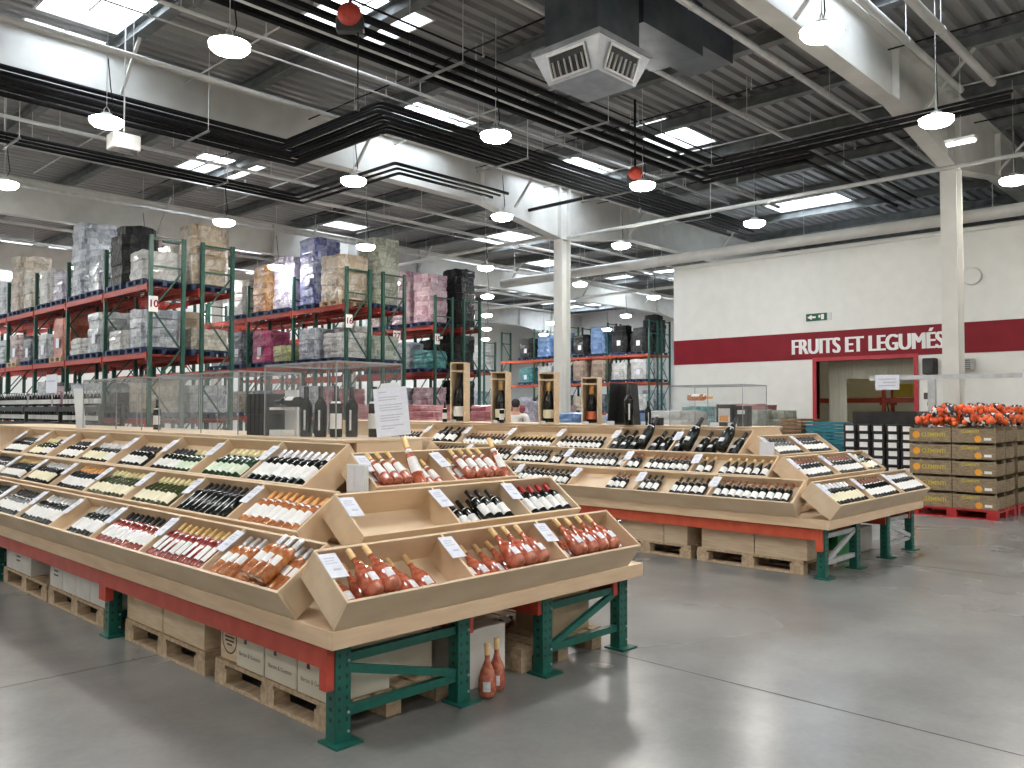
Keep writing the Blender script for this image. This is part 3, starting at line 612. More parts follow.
carton('open_wooden_case', 2.44, 2.84, 4.95, 5.53, .22, 'case_wood', 'lower open wooden wine case with dark inside, between stamp case and taller case', 'wine case', GA, open_top=True)
for i in range(3):
    bottle('dw', T(2.52, 5.06 + i * .09, PZ + .056) @ RZ(R(-85)), f'dark bottle lying in the lower open wooden case, {ORD[i]} of three', 'bottles in the open wooden case')
floor_pallet(2.82, 7.1, 'wooden pallet under four white cartons, rosé table')
for i, (y0, y1) in enumerate(((6.5, 6.8), (6.81, 7.1), (7.11, 7.4), (7.41, 7.7))):
    carton('white_carton', 2.43, 2.8, y0, y1, .27 if i < 3 else .28, 'white_carton', f'white carton on the pallet beyond the green post, {ORD[i]} from the post', 'carton', GA, marks=lines_mark if i == 3 else None)
floor_pallet(2.82, 8.345, 'wooden pallet under one long white printed carton, rosé table')
carton('white_carton', 2.43, 2.8, 8.2, 8.9, .27, 'white_carton', 'long white carton with printed lines, farthest under the rosé table', 'carton', GA, marks=lines_mark)
# seen through the end frames
for x, y, lb in ((3.36, 3.41, 'pink bulbous corked bottle standing on the floor beside the green frame post'), (3.475, 3.45, 'pink bulbous corked bottle standing on the floor before the white carton')):
    stand_bottle('rf', x, y, .001, 1.0, lb, 'rosé bottles standing on the floor')
carton('white_carton', 3.34, 3.66, 3.56, 3.9, .34, 'white_carton', 'white carton standing on the floor behind two rosé bottles', 'carton', GA, z=.001)
floor_pallet(4.2, 4.16, 'wooden pallet inside the end frame of the rosé table, open carton on it')
carton('open_carton', 4.16, 4.54, 3.62, 3.95, .27, 'cardboard', 'open cardboard carton inside the end frame of the rosé table', 'carton', GA, open_top=True)
for i in range(4): bottle('rp', T(3.86 + (i % 2) * .12, 3.95 + (i // 2) * .0 + .0 * i, PZ + .04 + .0 * i) @ RZ(R(-80 + 6 * i)), f'dark pink bottle lying on the pallet inside the end frame, {ORD[i]} of four', 'bottles lying inside the end frame')
GB = 'wine cases under the gift-box table'
for y, lb in ((4.28, 'wooden pallet under two long pale cases at the gift-box table corner'), (5.56, 'wooden pallet under two pale cases, second from the gift-box table corner'), (7.0, 'wooden pallet under pale cases, third from the gift-box table corner')):
    floor_pallet(8.4, y, lb)
for y0, y1, lb in ((3.64, 4.2, 'first from the corner'), (4.21, 4.82, 'second from the corner'), (5.0, 5.3, 'third from the corner'), (5.31, 5.9, 'fourth from the corner'), (6.5, 7.1, 'fifth from the corner'), (7.11, 7.6, 'sixth from the corner')):
    carton('long_wine_case', 8.0, 8.42, y0, y1, .25, 'case_wood', f'pale wooden wine case under the gift-box table, {lb}', 'wine case', GB, open_top=True)
o = carton('green_carton', 9.0, 9.4, 3.75, 4.2, .3, 'green_box', 'green carton under the end of the gift-box table', 'carton', GB, z=.001)
carton('white_carton', 9.75, 10.1, 3.8, 4.2, .28, 'white_carton', 'white carton under the end of the gift-box table behind right frame'.replace(' right', ''), 'carton', GB, z=.001)
# ---------------------------------------------------------------- room shell
def concrete():
    m = bpy.data.materials.new('polished_concrete'); m.use_nodes = True; N = m.node_tree.nodes; L = m.node_tree.links; b = N['Principled BSDF']
    tc = N.new('ShaderNodeTexCoord')
    def noise(s, d=6, dist=.6):
        n = N.new('ShaderNodeTexNoise'); n.inputs['Scale'].default_value = s; n.inputs['Detail'].default_value = d; n.inputs['Distortion'].default_value = dist; L.new(tc.outputs['Object'], n.inputs[0]); return n
    a, c, f = noise(.4, 4, 0), noise(1.5, 7, 0), noise(22, 3)
    ad = N.new('ShaderNodeMath'); ad.operation = 'ADD'; L.new(a.outputs[0], ad.inputs[0]); L.new(c.outputs[0], ad.inputs[1])
    a2 = N.new('ShaderNodeMath'); a2.operation = 'MULTIPLY_ADD'; a2.inputs[1].default_value = .25; L.new(f.outputs[0], a2.inputs[0]); L.new(ad.outputs[0], a2.inputs[2])
    cr = N.new('ShaderNodeValToRGB'); e = cr.color_ramp.elements; e[0].color = (.085, .088, .086, 1); e[1].position = 1.0; e[1].color = (.32, .318, .303, 1)
    mr = N.new('ShaderNodeMapRange'); mr.inputs[1].default_value = 0; mr.inputs[2].default_value = 2; dv = N.new('ShaderNodeMath'); dv.operation = 'MULTIPLY'; dv.inputs[1].default_value = .5
    L.new(a2.outputs[0], dv.inputs[0]); L.new(dv.outputs[0], cr.inputs[0])
    e[0].position = .27; e[1].position = .86
    L.new(cr.outputs[0], b.inputs['Base Color'])
    rr = N.new('ShaderNodeMapRange'); rr.inputs[1].default_value = .1; rr.inputs[2].default_value = .9; rr.inputs[3].default_value = .14; rr.inputs[4].default_value = .38
    L.new(a.outputs[0], rr.inputs[0]); L.new(rr.outputs[0], b.inputs['Roughness'])
    N.remove(mr); cr.color_ramp.interpolation = 'B_SPLINE'; return m
M['concrete'] = concrete()
def deck_mat():
    m = bpy.data.materials.new('corrugated_deck'); m.use_nodes = True; N = m.node_tree.nodes; L = m.node_tree.links; b = N['Principled BSDF']
    tc = N.new('ShaderNodeTexCoord'); nz = N.new('ShaderNodeTexNoise'); nz.inputs['Scale'].default_value = .8
    cr = N.new('ShaderNodeValToRGB'); cr.color_ramp.elements[0].color = (.2, .2, .2, 1); cr.color_ramp.elements[1].color = (.32, .32, .31, 1)
    L.new(tc.outputs['Object'], nz.inputs[0]); L.new(nz.outputs[0], cr.inputs[0]); L.new(cr.outputs[0], b.inputs['Base Color']); b.inputs['Roughness'].default_value = .5; b.inputs['Metallic'].default_value = .35
    return m
M['deck_metal'] = deck_mat()
XA, XB, YA, YB, ZR = -9, 44, -9, 40, 8.2
struct(MB().box(XA, YA, -.2, XB, YB, 0).obj('floor', 'concrete'))
for k, (a, b) in enumerate((((4.55, YA, 4.558, YB), 0), ((9.35, YA, 9.358, YB), 0), ((XA, 5.55, 4.54, 5.558), 0), ((4.57, 0.55, XB, .558), 0))):
    struct(MB().box(a[0], a[1], .0002, a[2], a[3], .0012).obj('floor_joint', 'black_matt'))
for nm, a in (('wall_back', (XA, YB, 0, XB, YB + .2, 9)), ('wall_right', (XB, YA, 0, XB + .2, YB, 9)), ('wall_left', (XA - .2, YA, 0, XA, YB, 9)), ('wall_front', (XA, YA - .2, 0, XB, YA, 9))):
    struct(MB().box(*a).obj(nm, 'paint_white'))
SKY = [(4.35, 6.0, 13.3, 15.0), (4.35, 6.0, 15.5, 16.3), (9.9, 11.6, 20.4, 22.1), (7.5, 9.1, 10.6, 12.1), (15.8, 18.0, 10.4, 11.6), (24.8, 27.2, 10.3, 12.6), (15.9, 18.0, 24.4, 25.3), (22.0, 24.2, 21.0, 23.3), (10.9, 13.1, 13.7, 15.0), (16.2, 18.5, 13.7, 15.0), (21.5, 23.5, 17.0, 19.0),
       (4.35, 6.4, 3.0, 4.8), (-2, 0.2, 3.6, 5.0), (-2, .2, 13.6, 15), (10.9, 13.1, 3.4, 4.8), (4.4, 6.4, -4, -2), (27, 29.2, 24, 25.3), (27, 29.2, 28, 30), (33, 35, 24, 25.3), (33, 35, 30, 32), (9.9, 12, 28, 30), (3.5, 5.5, 24, 25.2), (3, 5, 30, 32), (16, 18, 30, 32), (22, 24, 28, 30), (38.5, 41.5, 20, 23), (38.5, 41.5, 31, 34.5), (30, 33, 36.3, 39), (20, 24, 36.3, 39), (8, 12, 36.3, 39), (-1, 3, 36.3, 39), (33, 36, 20, 23)]  # the last far-zone skylights are added to brighten the far walls
# corrugated roof deck: trapezoid ribs running along x, left open under each skylight
def roof():
    ys = sorted({YA, YB} | {v for s in SKY for v in s[2:]}); m = MB()
    xs = sorted({XA, XB} | {v for s in SKY for v in s[:2]})
    for y0, y1 in zip(ys, ys[1:]):
        op = [s for s in SKY if s[2] < (y0 + y1) / 2 < s[3]]
        runs = []; cur = XA
        for s in sorted(op): runs.append((cur, s[0])); cur = s[1]
        runs.append((cur, XB))
        n = max(1, round((y1 - y0) / .3)); st = (y1 - y0) / n
        prof = []
        for i in range(n):
            b = y0 + i * st; prof += [(b, ZR + .07), (b + st * .2, ZR + .07), (b + st * .35, ZR), (b + st * .8, ZR), (b + st * .95, ZR + .07)]
        prof.append((y1, ZR + .07))
        for x0, x1 in runs:
            if x1 - x0 < .01: continue
            b = len(m.v)
            for p in prof: m.v += [(x0, p[0], p[1]), (x1, p[0], p[1])]
            for i in range(len(prof) - 1): m.f.append((b + 2 * i, b + 2 * i + 2, b + 2 * i + 3, b + 2 * i + 1))
    struct(m.obj('ceiling', 'deck_metal'))
roof()
for i, (x0, x1, y0, y1) in enumerate(SKY):
    w = struct(MB().box(x0, y0, ZR + .3, x1, y1, ZR + .31).obj(f'window_{i + 1}', 'skypane'))
    c = MB()
    for a in ((x0 - .04, y0 - .04, x0, y1 + .04), (x1, y0 - .04, x1 + .04, y1 + .04), (x0, y0 - .04, x1, y0), (x0, y1, x1, y1 + .04)): c.box(a[0], a[1], ZR - .02, a[2], a[3], ZR + .33)
    c.box((x0 + x1) / 2 - .025, y0, ZR + .24, (x0 + x1) / 2 + .025, y1, ZR + .29)
    c.obj('window_frame', 'beam_white_shaded', w)
    l = bpy.data.lights.new('skylight_portal', 'AREA'); l.shape = 'RECTANGLE'; l.size = x1 - x0; l.size_y = y1 - y0
    l.cycles.is_portal = True
    o = bpy.data.objects.new('skylight_portal', l); COL.objects.link(o); o.location = ((x0 + x1) / 2, (y0 + y1) / 2, ZR + .35)
# rafters with haunches at the columns, purlins
XC = (-5.5, 18.0, 41.0)
def rafter(y):
    zt, zb, zh = 7.92, 6.92, 6.45
    pts = []
    for xc in XC: pts += [(xc - 3.2, zb), (xc - .2, zh), (xc + .2, zh), (xc + 3.2, zb)]
    pts = [(XA, zb)] + [p for p in pts if XA < p[0] < XB] + [(XB, zb)]
    r = MB()
    r.prism([(XA, zt), (XB, zt)] + pts[::-1], 'y', y - .012, y + .012)
    for (xa, za), (xb, zb_) in zip(pts, pts[1:]): r.bar((xa, y, za), (xb, y, zb_), .3, .025)
    r.box(XA, y - .15, zt, XB, y + .15, zt + .025)
    for xc in XC:
        for dx in (-.2, .2, -3.2, 3.2):
            if XA < xc + dx < XB: r.box(xc + dx - .01, y - .13, zh if abs(dx) < 1 else zb, xc + dx + .01, y + .13, zt)
    struct(r.obj('roof_beam', 'beam_white_shaded'))
    pl = MB().box(14.0, y - .018, 7.1, 14.02, y - .012, 7.5); 
    for xc in XC:
        h = MB(); w, d = .3, .38
        h.box(xc - d / 2, y - w / 2, 0, xc - d / 2 + .02, y + w / 2, zh - .013); h.box(xc + d / 2 - .02, y - w / 2, 0, xc + d / 2, y + w / 2, zh - .013); h.box(xc - d / 2 + .02, y - .01, 0, xc + d / 2 - .02, y + .01, zh - .013)
        h.box(xc - .3, y - .25, 0, xc + .3, y + .25, .02)
        struct(h.obj('column', 'column_white_lit'))
for y in (-5.0, 5.15, 15.3, 25.5, 35.7): rafter(y)
for k in range(-5, 16):
    x = 5.75 + 2.55 * k
    if XA < x < XB:
        p = MB(); p.box(x - .012, YA, 7.955, x + .012, YB, 8.195); p.box(x - .1, YA, 7.95, x + .1, YB, 7.975); p.box(x - .1, YA, 8.175, x + .1, YB, 8.195)
        struct(p.obj('roof_purlin', 'purlin'))
        for y in (5.15, 15.3, 25.5):
            for s in (-1, 1):
                if (k + int(y)) % 2: struct(MB().bar((x, y + .1 * s, 7.0), (x + .0, y + 1.0 * s, 7.95), .05, .05).obj('roof_brace', 'beam_white_shaded'))

# ---------------------------------------------------------------- pipes under the roof
def pipe(pts, r, m, label, cat='pipe', name=None, group=None, hang=True, n=8):
    # rounded bends
    P = [Vector(p) for p in pts]; out = [P[0]]
    for a, b, c in zip(P, P[1:], P[2:]):
        k = min(.07, (a - b).length / 3, (c - b).length / 3); p0 = b + (a - b).normalized() * k; p1 = b + (c - b).normalized() * k
        for i in range(5): t = i / 4; out.append((p0 * (1 - t) + b * t) * (1 - t) + (b * (1 - t) + p1 * t) * t)
    out.append(P[-1])
    t = thing(name or 'overhead_pipe', label, cat, group=group)
    MB().tube(out, r, n).obj('pipe_run', m, t, smooth=True)
    if hang:
        for a, b in zip(P, P[1:]):
            l = (b - a).length; k = int(l // 4.5)
            for i in range(k):
                h = MB(); q = a + (b - a) * ((i + .5) / k); h.tube([q + Vector((0, 0, r)), (q.x, q.y, 8.0)], .008, 5)
                h.tube([q - (b - a).normalized() * .02, q + (b - a).normalized() * .02], r + .008, 8); h.obj('hanger_rod', 'grey_pipe', t)
    return t
GP = 'black pipes of the overhead bundle'
def trapeze(x, y, z, half, along, label):
    t = thing('pipe_hanger', label, 'pipe hanger', (x, y, 0), group='pipe hangers')
    e = Vector((0, half, 0)) if along == 'x' else Vector((half, 0, 0)); p = Vector((0, 0, z))
    MB().bar(p - e, p + e, .04, .03).obj('cross_bar', 'purlin', t)
    for s_ in (-1, 1): MB().tube([p + e * s_ * .96, p + e * s_ * .96 + Vector((0, 0, 7.95 - z))], .007, 5).obj('hanger_rod', 'grey_pipe', t)
for i in range(9):
    d = i * .12; z = 6.58 + .13 * (i % 3)
    pipe([(-2, 14.1 + d, z), (8.36 + d, 14.1 + d, z), (8.36 + d, 11.1 + d, z), (21.2, 11.1 + d, z)], (.04, .03, .045, .03, .04, .035, .045, .03, .04)[i], 'black_pipe', 'black pipe in the stepped bundle under the roof beam past the rosé table', group=GP, hang=False)
for i in range(3):
    d = i * .24
    pipe([(-6, 16.1 + d, 6.34), (9.9 + d, 16.1 + d, 6.34), (9.9 + d, 12.6 + d, 6.34), (13, 12.6 + d, 6.34)], (.036, .028, .032)[i], 'black_pipe', 'thin black pipe running below and beyond the stepped bundle', group='lower black pipes', hang=False)
for i in range(8):
    d = i * .15; z = 6.64 + .13 * (i % 2)
    pipe([(-6, 8.72 + d, z), (15.0 + d, 8.72 + d, z), (15.0 + d, 3.4, z)] if i < 3 else [(-6, 8.72 + d, z), (15.2 + d, 8.72 + d, z), (15.2 + d, 6.4 + d, z), (21.2, 6.4 + d, z)], (.04, .026, .038, .028, .038, .026, .04, .026)[i], 'black_pipe', ('black pipe of the high bundle crossing above the two tables, turning to the aisle side' if i < 3 else 'black pipe of the high bundle crossing above the two tables, turning to the fruit wall'), group=('black pipes, aisle branch' if i < 3 else 'black pipes, wall branch'), hang=False)
for i in range(4): trapeze(4.6 + i * 3.4, 9.25, 6.57, .62, 'x', f'steel trapeze hanger under the high black pipe bundle, {ORD[i]} of four')
for i in range(2): trapeze(3.2 + i * 3.6, 14.6, 6.5, .72, 'x', f'steel trapeze hanger under the stepped bundle, {ORD[i]} before its bend')
for i in range(3): trapeze(11.8 + i * 3.4, 11.6, 6.5, .72, 'x', f'steel trapeze hanger under the stepped bundle, {ORD[i]} after its bend')
for i in range(2): trapeze(4.4 + i * 3.8, 16.34, 6.26, .45, 'x', f'steel trapeze hanger under the lower black pipes, {ORD[i]} of two')
pipe([(16.6, -6, 7.05), (16.6, 16.8, 7.05)], .05, 'black_pipe', 'thick black pipe crossing the roof before the white columns', hang=False)
pipe([(17.75, -6, 6.42), (17.75, 14.9, 6.42)], .045, 'grey_pipe', 'grey pipe running between the two white column heads', hang=False)
for i in range(7):
    y = (2.6, 5.7, 8.3, 10.05, 12.7, 16.9, 21.3)[i]
    pipe([(-6, y, 7.62), (21 if y < 14 else 34, y, 7.62)], .018, 'black_pipe' if i % 2 else 'grey_pipe', f'thin conduit close under the roof purlins, {ORD[i]} of seven', group='thin roof conduits')
for i in range(6):
    x = (7.0, 9.7, 12.0, 14.6, 17.2, 19.6)[i]
    pipe([(x, -4, 7.78), (x, 24, 7.78)], .016, 'black_pipe' if i % 2 else 'grey_pipe', f'thin cross conduit under the roof purlins, {ORD[i]} of six', group='thin roof cross conduits')
t = pipe([(21.4, -6, 6.17), (21.4, 21, 6.17)], .15, 'beam_white_shaded', 'fat white duct pipe along the top of the fruit wall', n=16)
for i, (y, z, r, m) in enumerate(((10.4, 7.15, .045, 'grey_pipe'), (11.9, 7.5, .03, 'grey_pipe'), (7.7, 7.2, .04, 'grey_pipe'), (6.1, 7.2, .05, 'grey_pipe'), (13.6, 7.3, .045, 'grey_pipe'), (4.45, 7.35, .06, 'beam_white_shaded'), (3.95, 7.35, .07, 'beam_white_shaded'), (17.9, 7.2, .04, 'grey_pipe'), (19.6, 7.3, .05, 'beam_white_shaded'), (23.2, 7.2, .045, 'grey_pipe'), (28, 7.2, .05, 'beam_white_shaded'), (31, 7.2, .05, 'grey_pipe'))):
    pipe([(-6, y, z), (16.2 if y < 4.6 else (21.3 if y < 14 else 36), y, z)], r, m, f'{"white" if m == "beam_white_shaded" else "grey"} sprinkler pipe under the roof, {ORD[i]} of twelve parallel runs', group='sprinkler pipes')
for i, x in enumerate((19.4, 26, 31)): pipe([(x, 15.6, 7.0), (x, 38, 7.0)], .06, 'beam_white_shaded', f'white cross pipe under the roof beyond the far column, {ORD[i]} of three')
# ---------------------------------------------------------------- LED high-bay lamps
LX = [-4, .3, 4.85, 9.41, 13.48, 18.0, 22.6, 27.1, 31.6, 36.2]; LY = [-5.5, -.9, 4.05, 9.4, 13.25, 18.4, 23, 27.6, 32.2, 37]
proto = None; li = 0
for x in LX:
    for y in LY:
        if x > 21 and y < 14.5: continue
        li += 1
        if proto is None:
            t = thing('high_bay_lamp', 'x', 'lamp', (x, y, 6), group='round LED high-bay lamps')
            MB().lathe([(.02, -.075), (.12, -.07), (.2, -.045), (.238, -.005), (.245, .04)], 20).obj('diffuser', 'led', t, smooth=True)
            MB().lathe([(.247, .0415), (.24, .05), (.17, .085), (.1, .1), (.08, .14), (.03, .15)], 20).obj('housing', 'paint_white', t, smooth=True)
            MB().tube([(-.04, 0, .14), (-.04, 0, .2), (0, 0, .25), (.04, 0, .2), (.04, 0, .14)], .008, 6).obj('hook', 'grey_pipe', t)
            MB().tube([(0, 0, .25), (0, 0, 1.95)], .006, 5).obj('hanger_rod', 'grey_pipe', t)
            MB().tube([(.03, 0, .14), (.09, 0, .3), (.05, 0, .6), (.01, 0, 1.0)], .009, 5).obj('power_cord', 'black_pipe', t)
            proto = t
        else:
            t = copy_tree(proto); t.location = (x, y, 6)
        col, row = LX.index(x), LY.index(y)
        t['label'] = f'round white high-bay lamp under the roof, {ORD[row]} along row {ORD[col]} of the lamp grid'
        PT = t

# ---------------------------------------------------------------- air unit, reels, boxes under the roof
t = thing('air_unit', 'grey sheet-metal air diffuser with louvred faces hanging under the roof', 'air diffuser', (8.97, 7.09, 0))
def frustum(a, b, z0, z1):
    m = MB(); m.v = [(-a, -a, z0), (a, -a, z0), (a, a, z0), (-a, a, z0), (-b, -b, z1), (b, -b, z1), (b, b, z1), (-b, b, z1)]
    m.f = [(0, 3, 2, 1), (4, 5, 6, 7), (0, 1, 5, 4), (1, 2, 6, 5), (2, 3, 7, 6), (3, 0, 4, 7)]; return m
HB, HT, Z0, Z1 = .42, .57, 6.07, 6.46
frustum(HB, HT, Z0, Z1).obj('diffuser_body', 'duct', t)
MB().box(-HT - .02, -HT - .02, Z1, HT + .02, HT + .02, Z1 + .07).obj('top_flange', 'duct', t)
for q in range(4):
    nrm = math.atan2(HT - HB, Z1 - Z0); mx = RZ(R(90) * q) @ T(0, -(HT + HB) / 2, (Z0 + Z1) / 2) @ RX(-nrm * -1 if False else -nrm * -1) 
    g = MB(); 
    for a in ((-.33, -.17, .33, -.14), (-.33, .14, .33, .17), (-.33, -.14, -.3, .14), (.3, -.14, .33, .14)): g.box(a[0], -.03, a[1], a[2], .005, a[3], mx)
    gr = g.obj('grille_frame', 'grey_pipe', t)
    MB().box(-.299, -.012, -.139, .299, -.006, .139, mx).obj('grille_recess', 'black_matt', gr)
    l = MB()
    for i in range(6): l.bar(mx @ Vector((-.25 + i * .1, -.016, -.138)), mx @ Vector((-.25 + i * .1, -.016, .06)), .012, .05)
    l.obj('louver_blade', 'grey_pipe', gr)
MB().box(-.46, -.46, Z1 + .0705, .46, .46, 7.94).obj('supply_duct', 'dark_duct', t)
t = thing('roof_duct', 'dark rectangular duct running under the roof deck beside the air diffuser', 'duct', (10.75, 7.05, 0))
MB().box(-1.25, -.45, 7.0, .3, .45, 7.8).obj('duct_section', 'dark_duct', t); MB().box(.301, -.4, 7.2, 1.3, .4, 7.8).obj('duct_branch', 'dark_duct', t)
def reel(x, y, z, label, cord):
    t = thing('cable_reel', label, 'cable reel', mx=T(x, y, z) @ RZ(R(-45)))
    MB().lathe([(.06, -.1), (.15, -.08), (.15, .08), (.06, .1)], 14, 'y').obj('reel_drum', 'rust', t, smooth=True)
    MB().box(-.17, -.075, -.2, .17, .075, -.02).obj('reel_housing', 'black_matt', t, bevel=.02)
    MB().bar((0, 0, .1), (0, 0, 8.0 - z), .04, .04).obj('mount_bar', 'black_pipe', t)
    MB().tube([(.1, 0, -.2), (.1, 0, -.2 - cord)], .01, 6).obj('hanging_cord', 'black_pipe', t); MB().lathe([(.03, -.08), (.03, 0)], 8, c=(.1, 0, -.2 - cord)).obj('plug', 'black_matt', t)
reel(6.0, 8.55, 6.5, 'red and black cable reel with a long hanging cord near the skylight', .9)
reel(14.0, 9.95, 6.45, 'red and black cable reel hanging above a lamp over the gift-box table', .5)
t = thing('heater_box', 'small grey box unit hanging behind a lamp over the rosé table', 'heater', (5.4, 14.0, 6.05))
MB().box(-.22, -.16, -.2, .22, .16, .06).obj('unit_body', 'grey_pipe', t, bevel=.02); MB().box(-.15, -.17, -.26, .15, -.161, -.2).obj('unit_vent', 'black_matt', t); MB().tube([(0, 0, .06), (0, 0, 2.0)], .012, 6).obj('hanger_rod', 'grey_pipe', t)
t = thing('strip_light', 'short fluorescent strip light under the roof near the column head', 'lamp', (15.6, 4.3, 6.25))
MB().box(-.1, -.24, 0, .1, .24, .05).obj('fitting', 'paint_white', t); MB().box(-.05, -.22, -.04, .05, .22, -.001).obj('tube', 'tube', t); MB().tube([(0, 0, .05), (0, 0, 1.75)], .008, 5).obj('hanger_rod', 'grey_pipe', t)

# ---------------------------------------------------------------- fruit wall with doorway
XW = 22.0; D0, D1, DZ = 7.2, 9.7, 2.96; BZ0, BZ1 = 3.02, 3.76
w = MB()
w.box(XW, D1, 0, XW + .18, 14.2, 5.93); w.box(XW, YA, 0, XW + .18, D0, 5.93); w.box(XW, D0, DZ, XW + .18, D1, 5.93)
w.box(XW + .181, 14.02, 0, 34, 14.2, 5.93)
struct(w.obj('wall_fruit', 'paint_white'))
struct(MB().box(XW, YA, 5.94, 34, 14.2, 6.05).obj('roof_slab', 'paint_white'))
struct(MB().box(28.5, YA, 0, 28.6, 14.0, 5.9).obj('wall_store', 'paint_white'))
t = thing('fruit_sign', 'long dark red sign band with white letters on the fruit wall', 'sign', (XW - .012, 0, 0))
MB().box(0, YA + .1, BZ0, .011, 14.19, BZ1).obj('sign_band', 'sign_red', t)
vs, fs = [], []
for k_ in (-2, -1, 0, 1, 2):   # three overlapping strokes make the heavy condensed letters
    l_ = txt('FRUITS ET LEGUMÉS', .58, 'sign_white', t, Matrix.Identity(4), off=0, ext=0, align='LEFT')
    b_ = len(vs); vs += [(v.co.x * .755 + k_ * .013, v.co.y, k_ * .0008) for v in l_.data.vertices]; fs += [tuple(b_ + q for q in p.vertices) for p in l_.data.polygons]
    bpy.data.objects.remove(l_)
me_ = bpy.data.meshes.new('lettering'); me_.from_pydata(vs, [], fs); me_.materials.append(M['sign_white'])
link('lettering', me_, t).matrix_local = T(-.006, 10.4, (BZ0 + BZ1) / 2 - .04) @ FACEX
d = struct(MB().box(XW - .04, D1, 0, XW + .2, D1 + .1, DZ + .1).obj('door_1', 'door_red'))
MB().box(XW - .04, D0 - .1, 0, XW + .2, D0, DZ + .1).obj('door_jamb', 'door_red', d); MB().box(XW - .04, D0, DZ, XW + .2, D1, DZ + .1).obj('door_lintel', 'door_red', d)
# behind the doorway
t = thing('strip_curtain', 'translucent ribbed curtain panel hanging behind the red doorway', 'curtain', (22.9, 9.4, 0))
c = MB()
for i in range(14): c.box(-.004 + .02 * (i % 2), -1.9 + i * .16, 2.5 if i < 11 else .3, .004 + .02 * (i % 2), -1.9 + i * .16 + .18, 3.0)
c.obj('curtain_strip', 'curtain', t); MB().box(-.03, -1.95, 3.0, .05, .4, 3.06).obj('curtain_rail', 'grey_steel', t)
def simple_rack(name, label, x0, x1, ys, levels, h, col='rack_green', bcol='rack_red', sign=None, group=None):
    """pallet rack along y: frames at ys, beams at the levels"""
    t = thing(name, label, 'pallet rack', (x0, ys[0], 0), group=group); d = x1 - x0
    fr = None
    for y in ys:
        if fr is None:
            m = MB()
            for x in (.045, d - .045):
                m.box(x - .045, -.04, 0, x + .045, -.034, h); m.box(x - .045, -.034, 0, x - .039, .04, h); m.box(x + .039, -.034, 0, x + .045, .04, h); m.box(x - .07, -.07, 0, x + .07, .07, .01)
            z = .25; s = 1
            m.bar((.09, 0, z), (d - .09, 0, z), .03, .04)
            while z + .95 < h - .35:
                a, b = (.09, d - .09) if s > 0 else (d - .09, .09); m.bar((a, 0, z), (b, 0, z + .95), .03, .035); z += .95; s = -s
            for q in (h - .08, h - .75): m.bar((.09, 0, q), (d - .09, 0, q), .03, .045)
            fr = m.mesh('upright_frame', col)
        o = link('upright_frame', fr, t); o.location = (0, y - ys[0], 0)
    bm = {}
    for y0, y1 in zip(ys, ys[1:]):
        for z in levels:
            k = round(y1 - y0, 2)
            if k not in bm:
                m = MB()
                for x in (-.025, d - .025): m.box(x, .045, -.13, x + .05, k - .045, 0); m.box(x - .005, .042, -.2, x + .055, .09, .02); m.box(x - .005, k - .09, -.2, x + .055, k - .042, .02)
                for i in range(1, 8): m.box(.026, k * i / 8 - .03, -.05, d - .026, k * i / 8 + .03, -.02)
                bm[k] = m.mesh('beam', bcol)
            o = link('beam', bm[k], t); o.location = (0, y0 - ys[0], z)
    if sign:
        z = levels[-1] - .5
        s = MB().box(-.02, -.075, z - .19, .2, -.06, z + .19).obj('row_sign', 'sign_white', t)
        txt(sign, .24, 'sign_red', s, T(.09, -.077, z) @ FACEY, name='row_number', off=.006)
    return t
simple_rack('storage_rack', 'red storage rack seen through the red doorway', 24.6, 25.4, [6.4, 8.9, 11.4], [.9, 2.0], 2.6, 'red_steel', 'red_steel')
def crate(nm, x, y, z, sx, sy, sz, m, label, cat, group=None, slots=True):
    t = thing(nm, label, cat, (x, y, z), group=group); w = .02; a, b = sx / 2, sy / 2
    MB().box(-a, -b, 0, a, b, w).obj('crate_base', m, t)
    k = 3
    for nm2, s in (('crate_side', -1), ('crate_side', 1)):
        mb = MB()
        for i in range(k): mb.box(s * a - (w if s > 0 else 0), -b, w + .001 + i * (sz - w) / k, s * a + (0 if s > 0 else w), b, w + (i + .72) * (sz - w) / k)
        mb.obj(nm2, m, t)
    for s in (-1, 1):
        mb = MB()
        for i in range(k): mb.box(-a + w, s * b - (w if s > 0 else 0), w + .001 + i * (sz - w) / k, a - w, s * b + (0 if s > 0 else w), w + (i + .72) * (sz - w) / k)
        mb.obj('crate_end', m, t)
    return t
crate('produce_crate', 25.0, 9.6, 2.025, .6, 1.0, .62, 'label_cream', 'cream slatted crate on the rack behind the red doorway', 'crate')
o = MB().box(24.8, 8.2, 2.025, 25.2, 8.7, 2.4).obj('yellow_box', 'print_yellow', bevel=.01); tag(o, 'yellow box on the rack behind the red doorway', 'box')
for yy in (5.5, 9.5):  # unseen lamps added to brighten the store room behind the doorway
    t = thing('store_fill_lamp', 'added unseen lamp lighting the store room behind the doorway, ' + ('first' if yy < 7 else 'second') + ' of two', 'lamp', (25.5, yy, 5.4))
    MB().lathe([(.02, -.07), (.2, -.04), (.25, .02)], 16).obj('diffuser', 'store_fill', t, smooth=True); MB().lathe([(.252, .0215), (.2, .07), (.04, .1)], 16).obj('housing', 'paint_white', t, smooth=True); MB().tube([(0, 0, .1), (0, 0, .53)], .01, 6).obj('hanger_rod', 'grey_pipe', t)
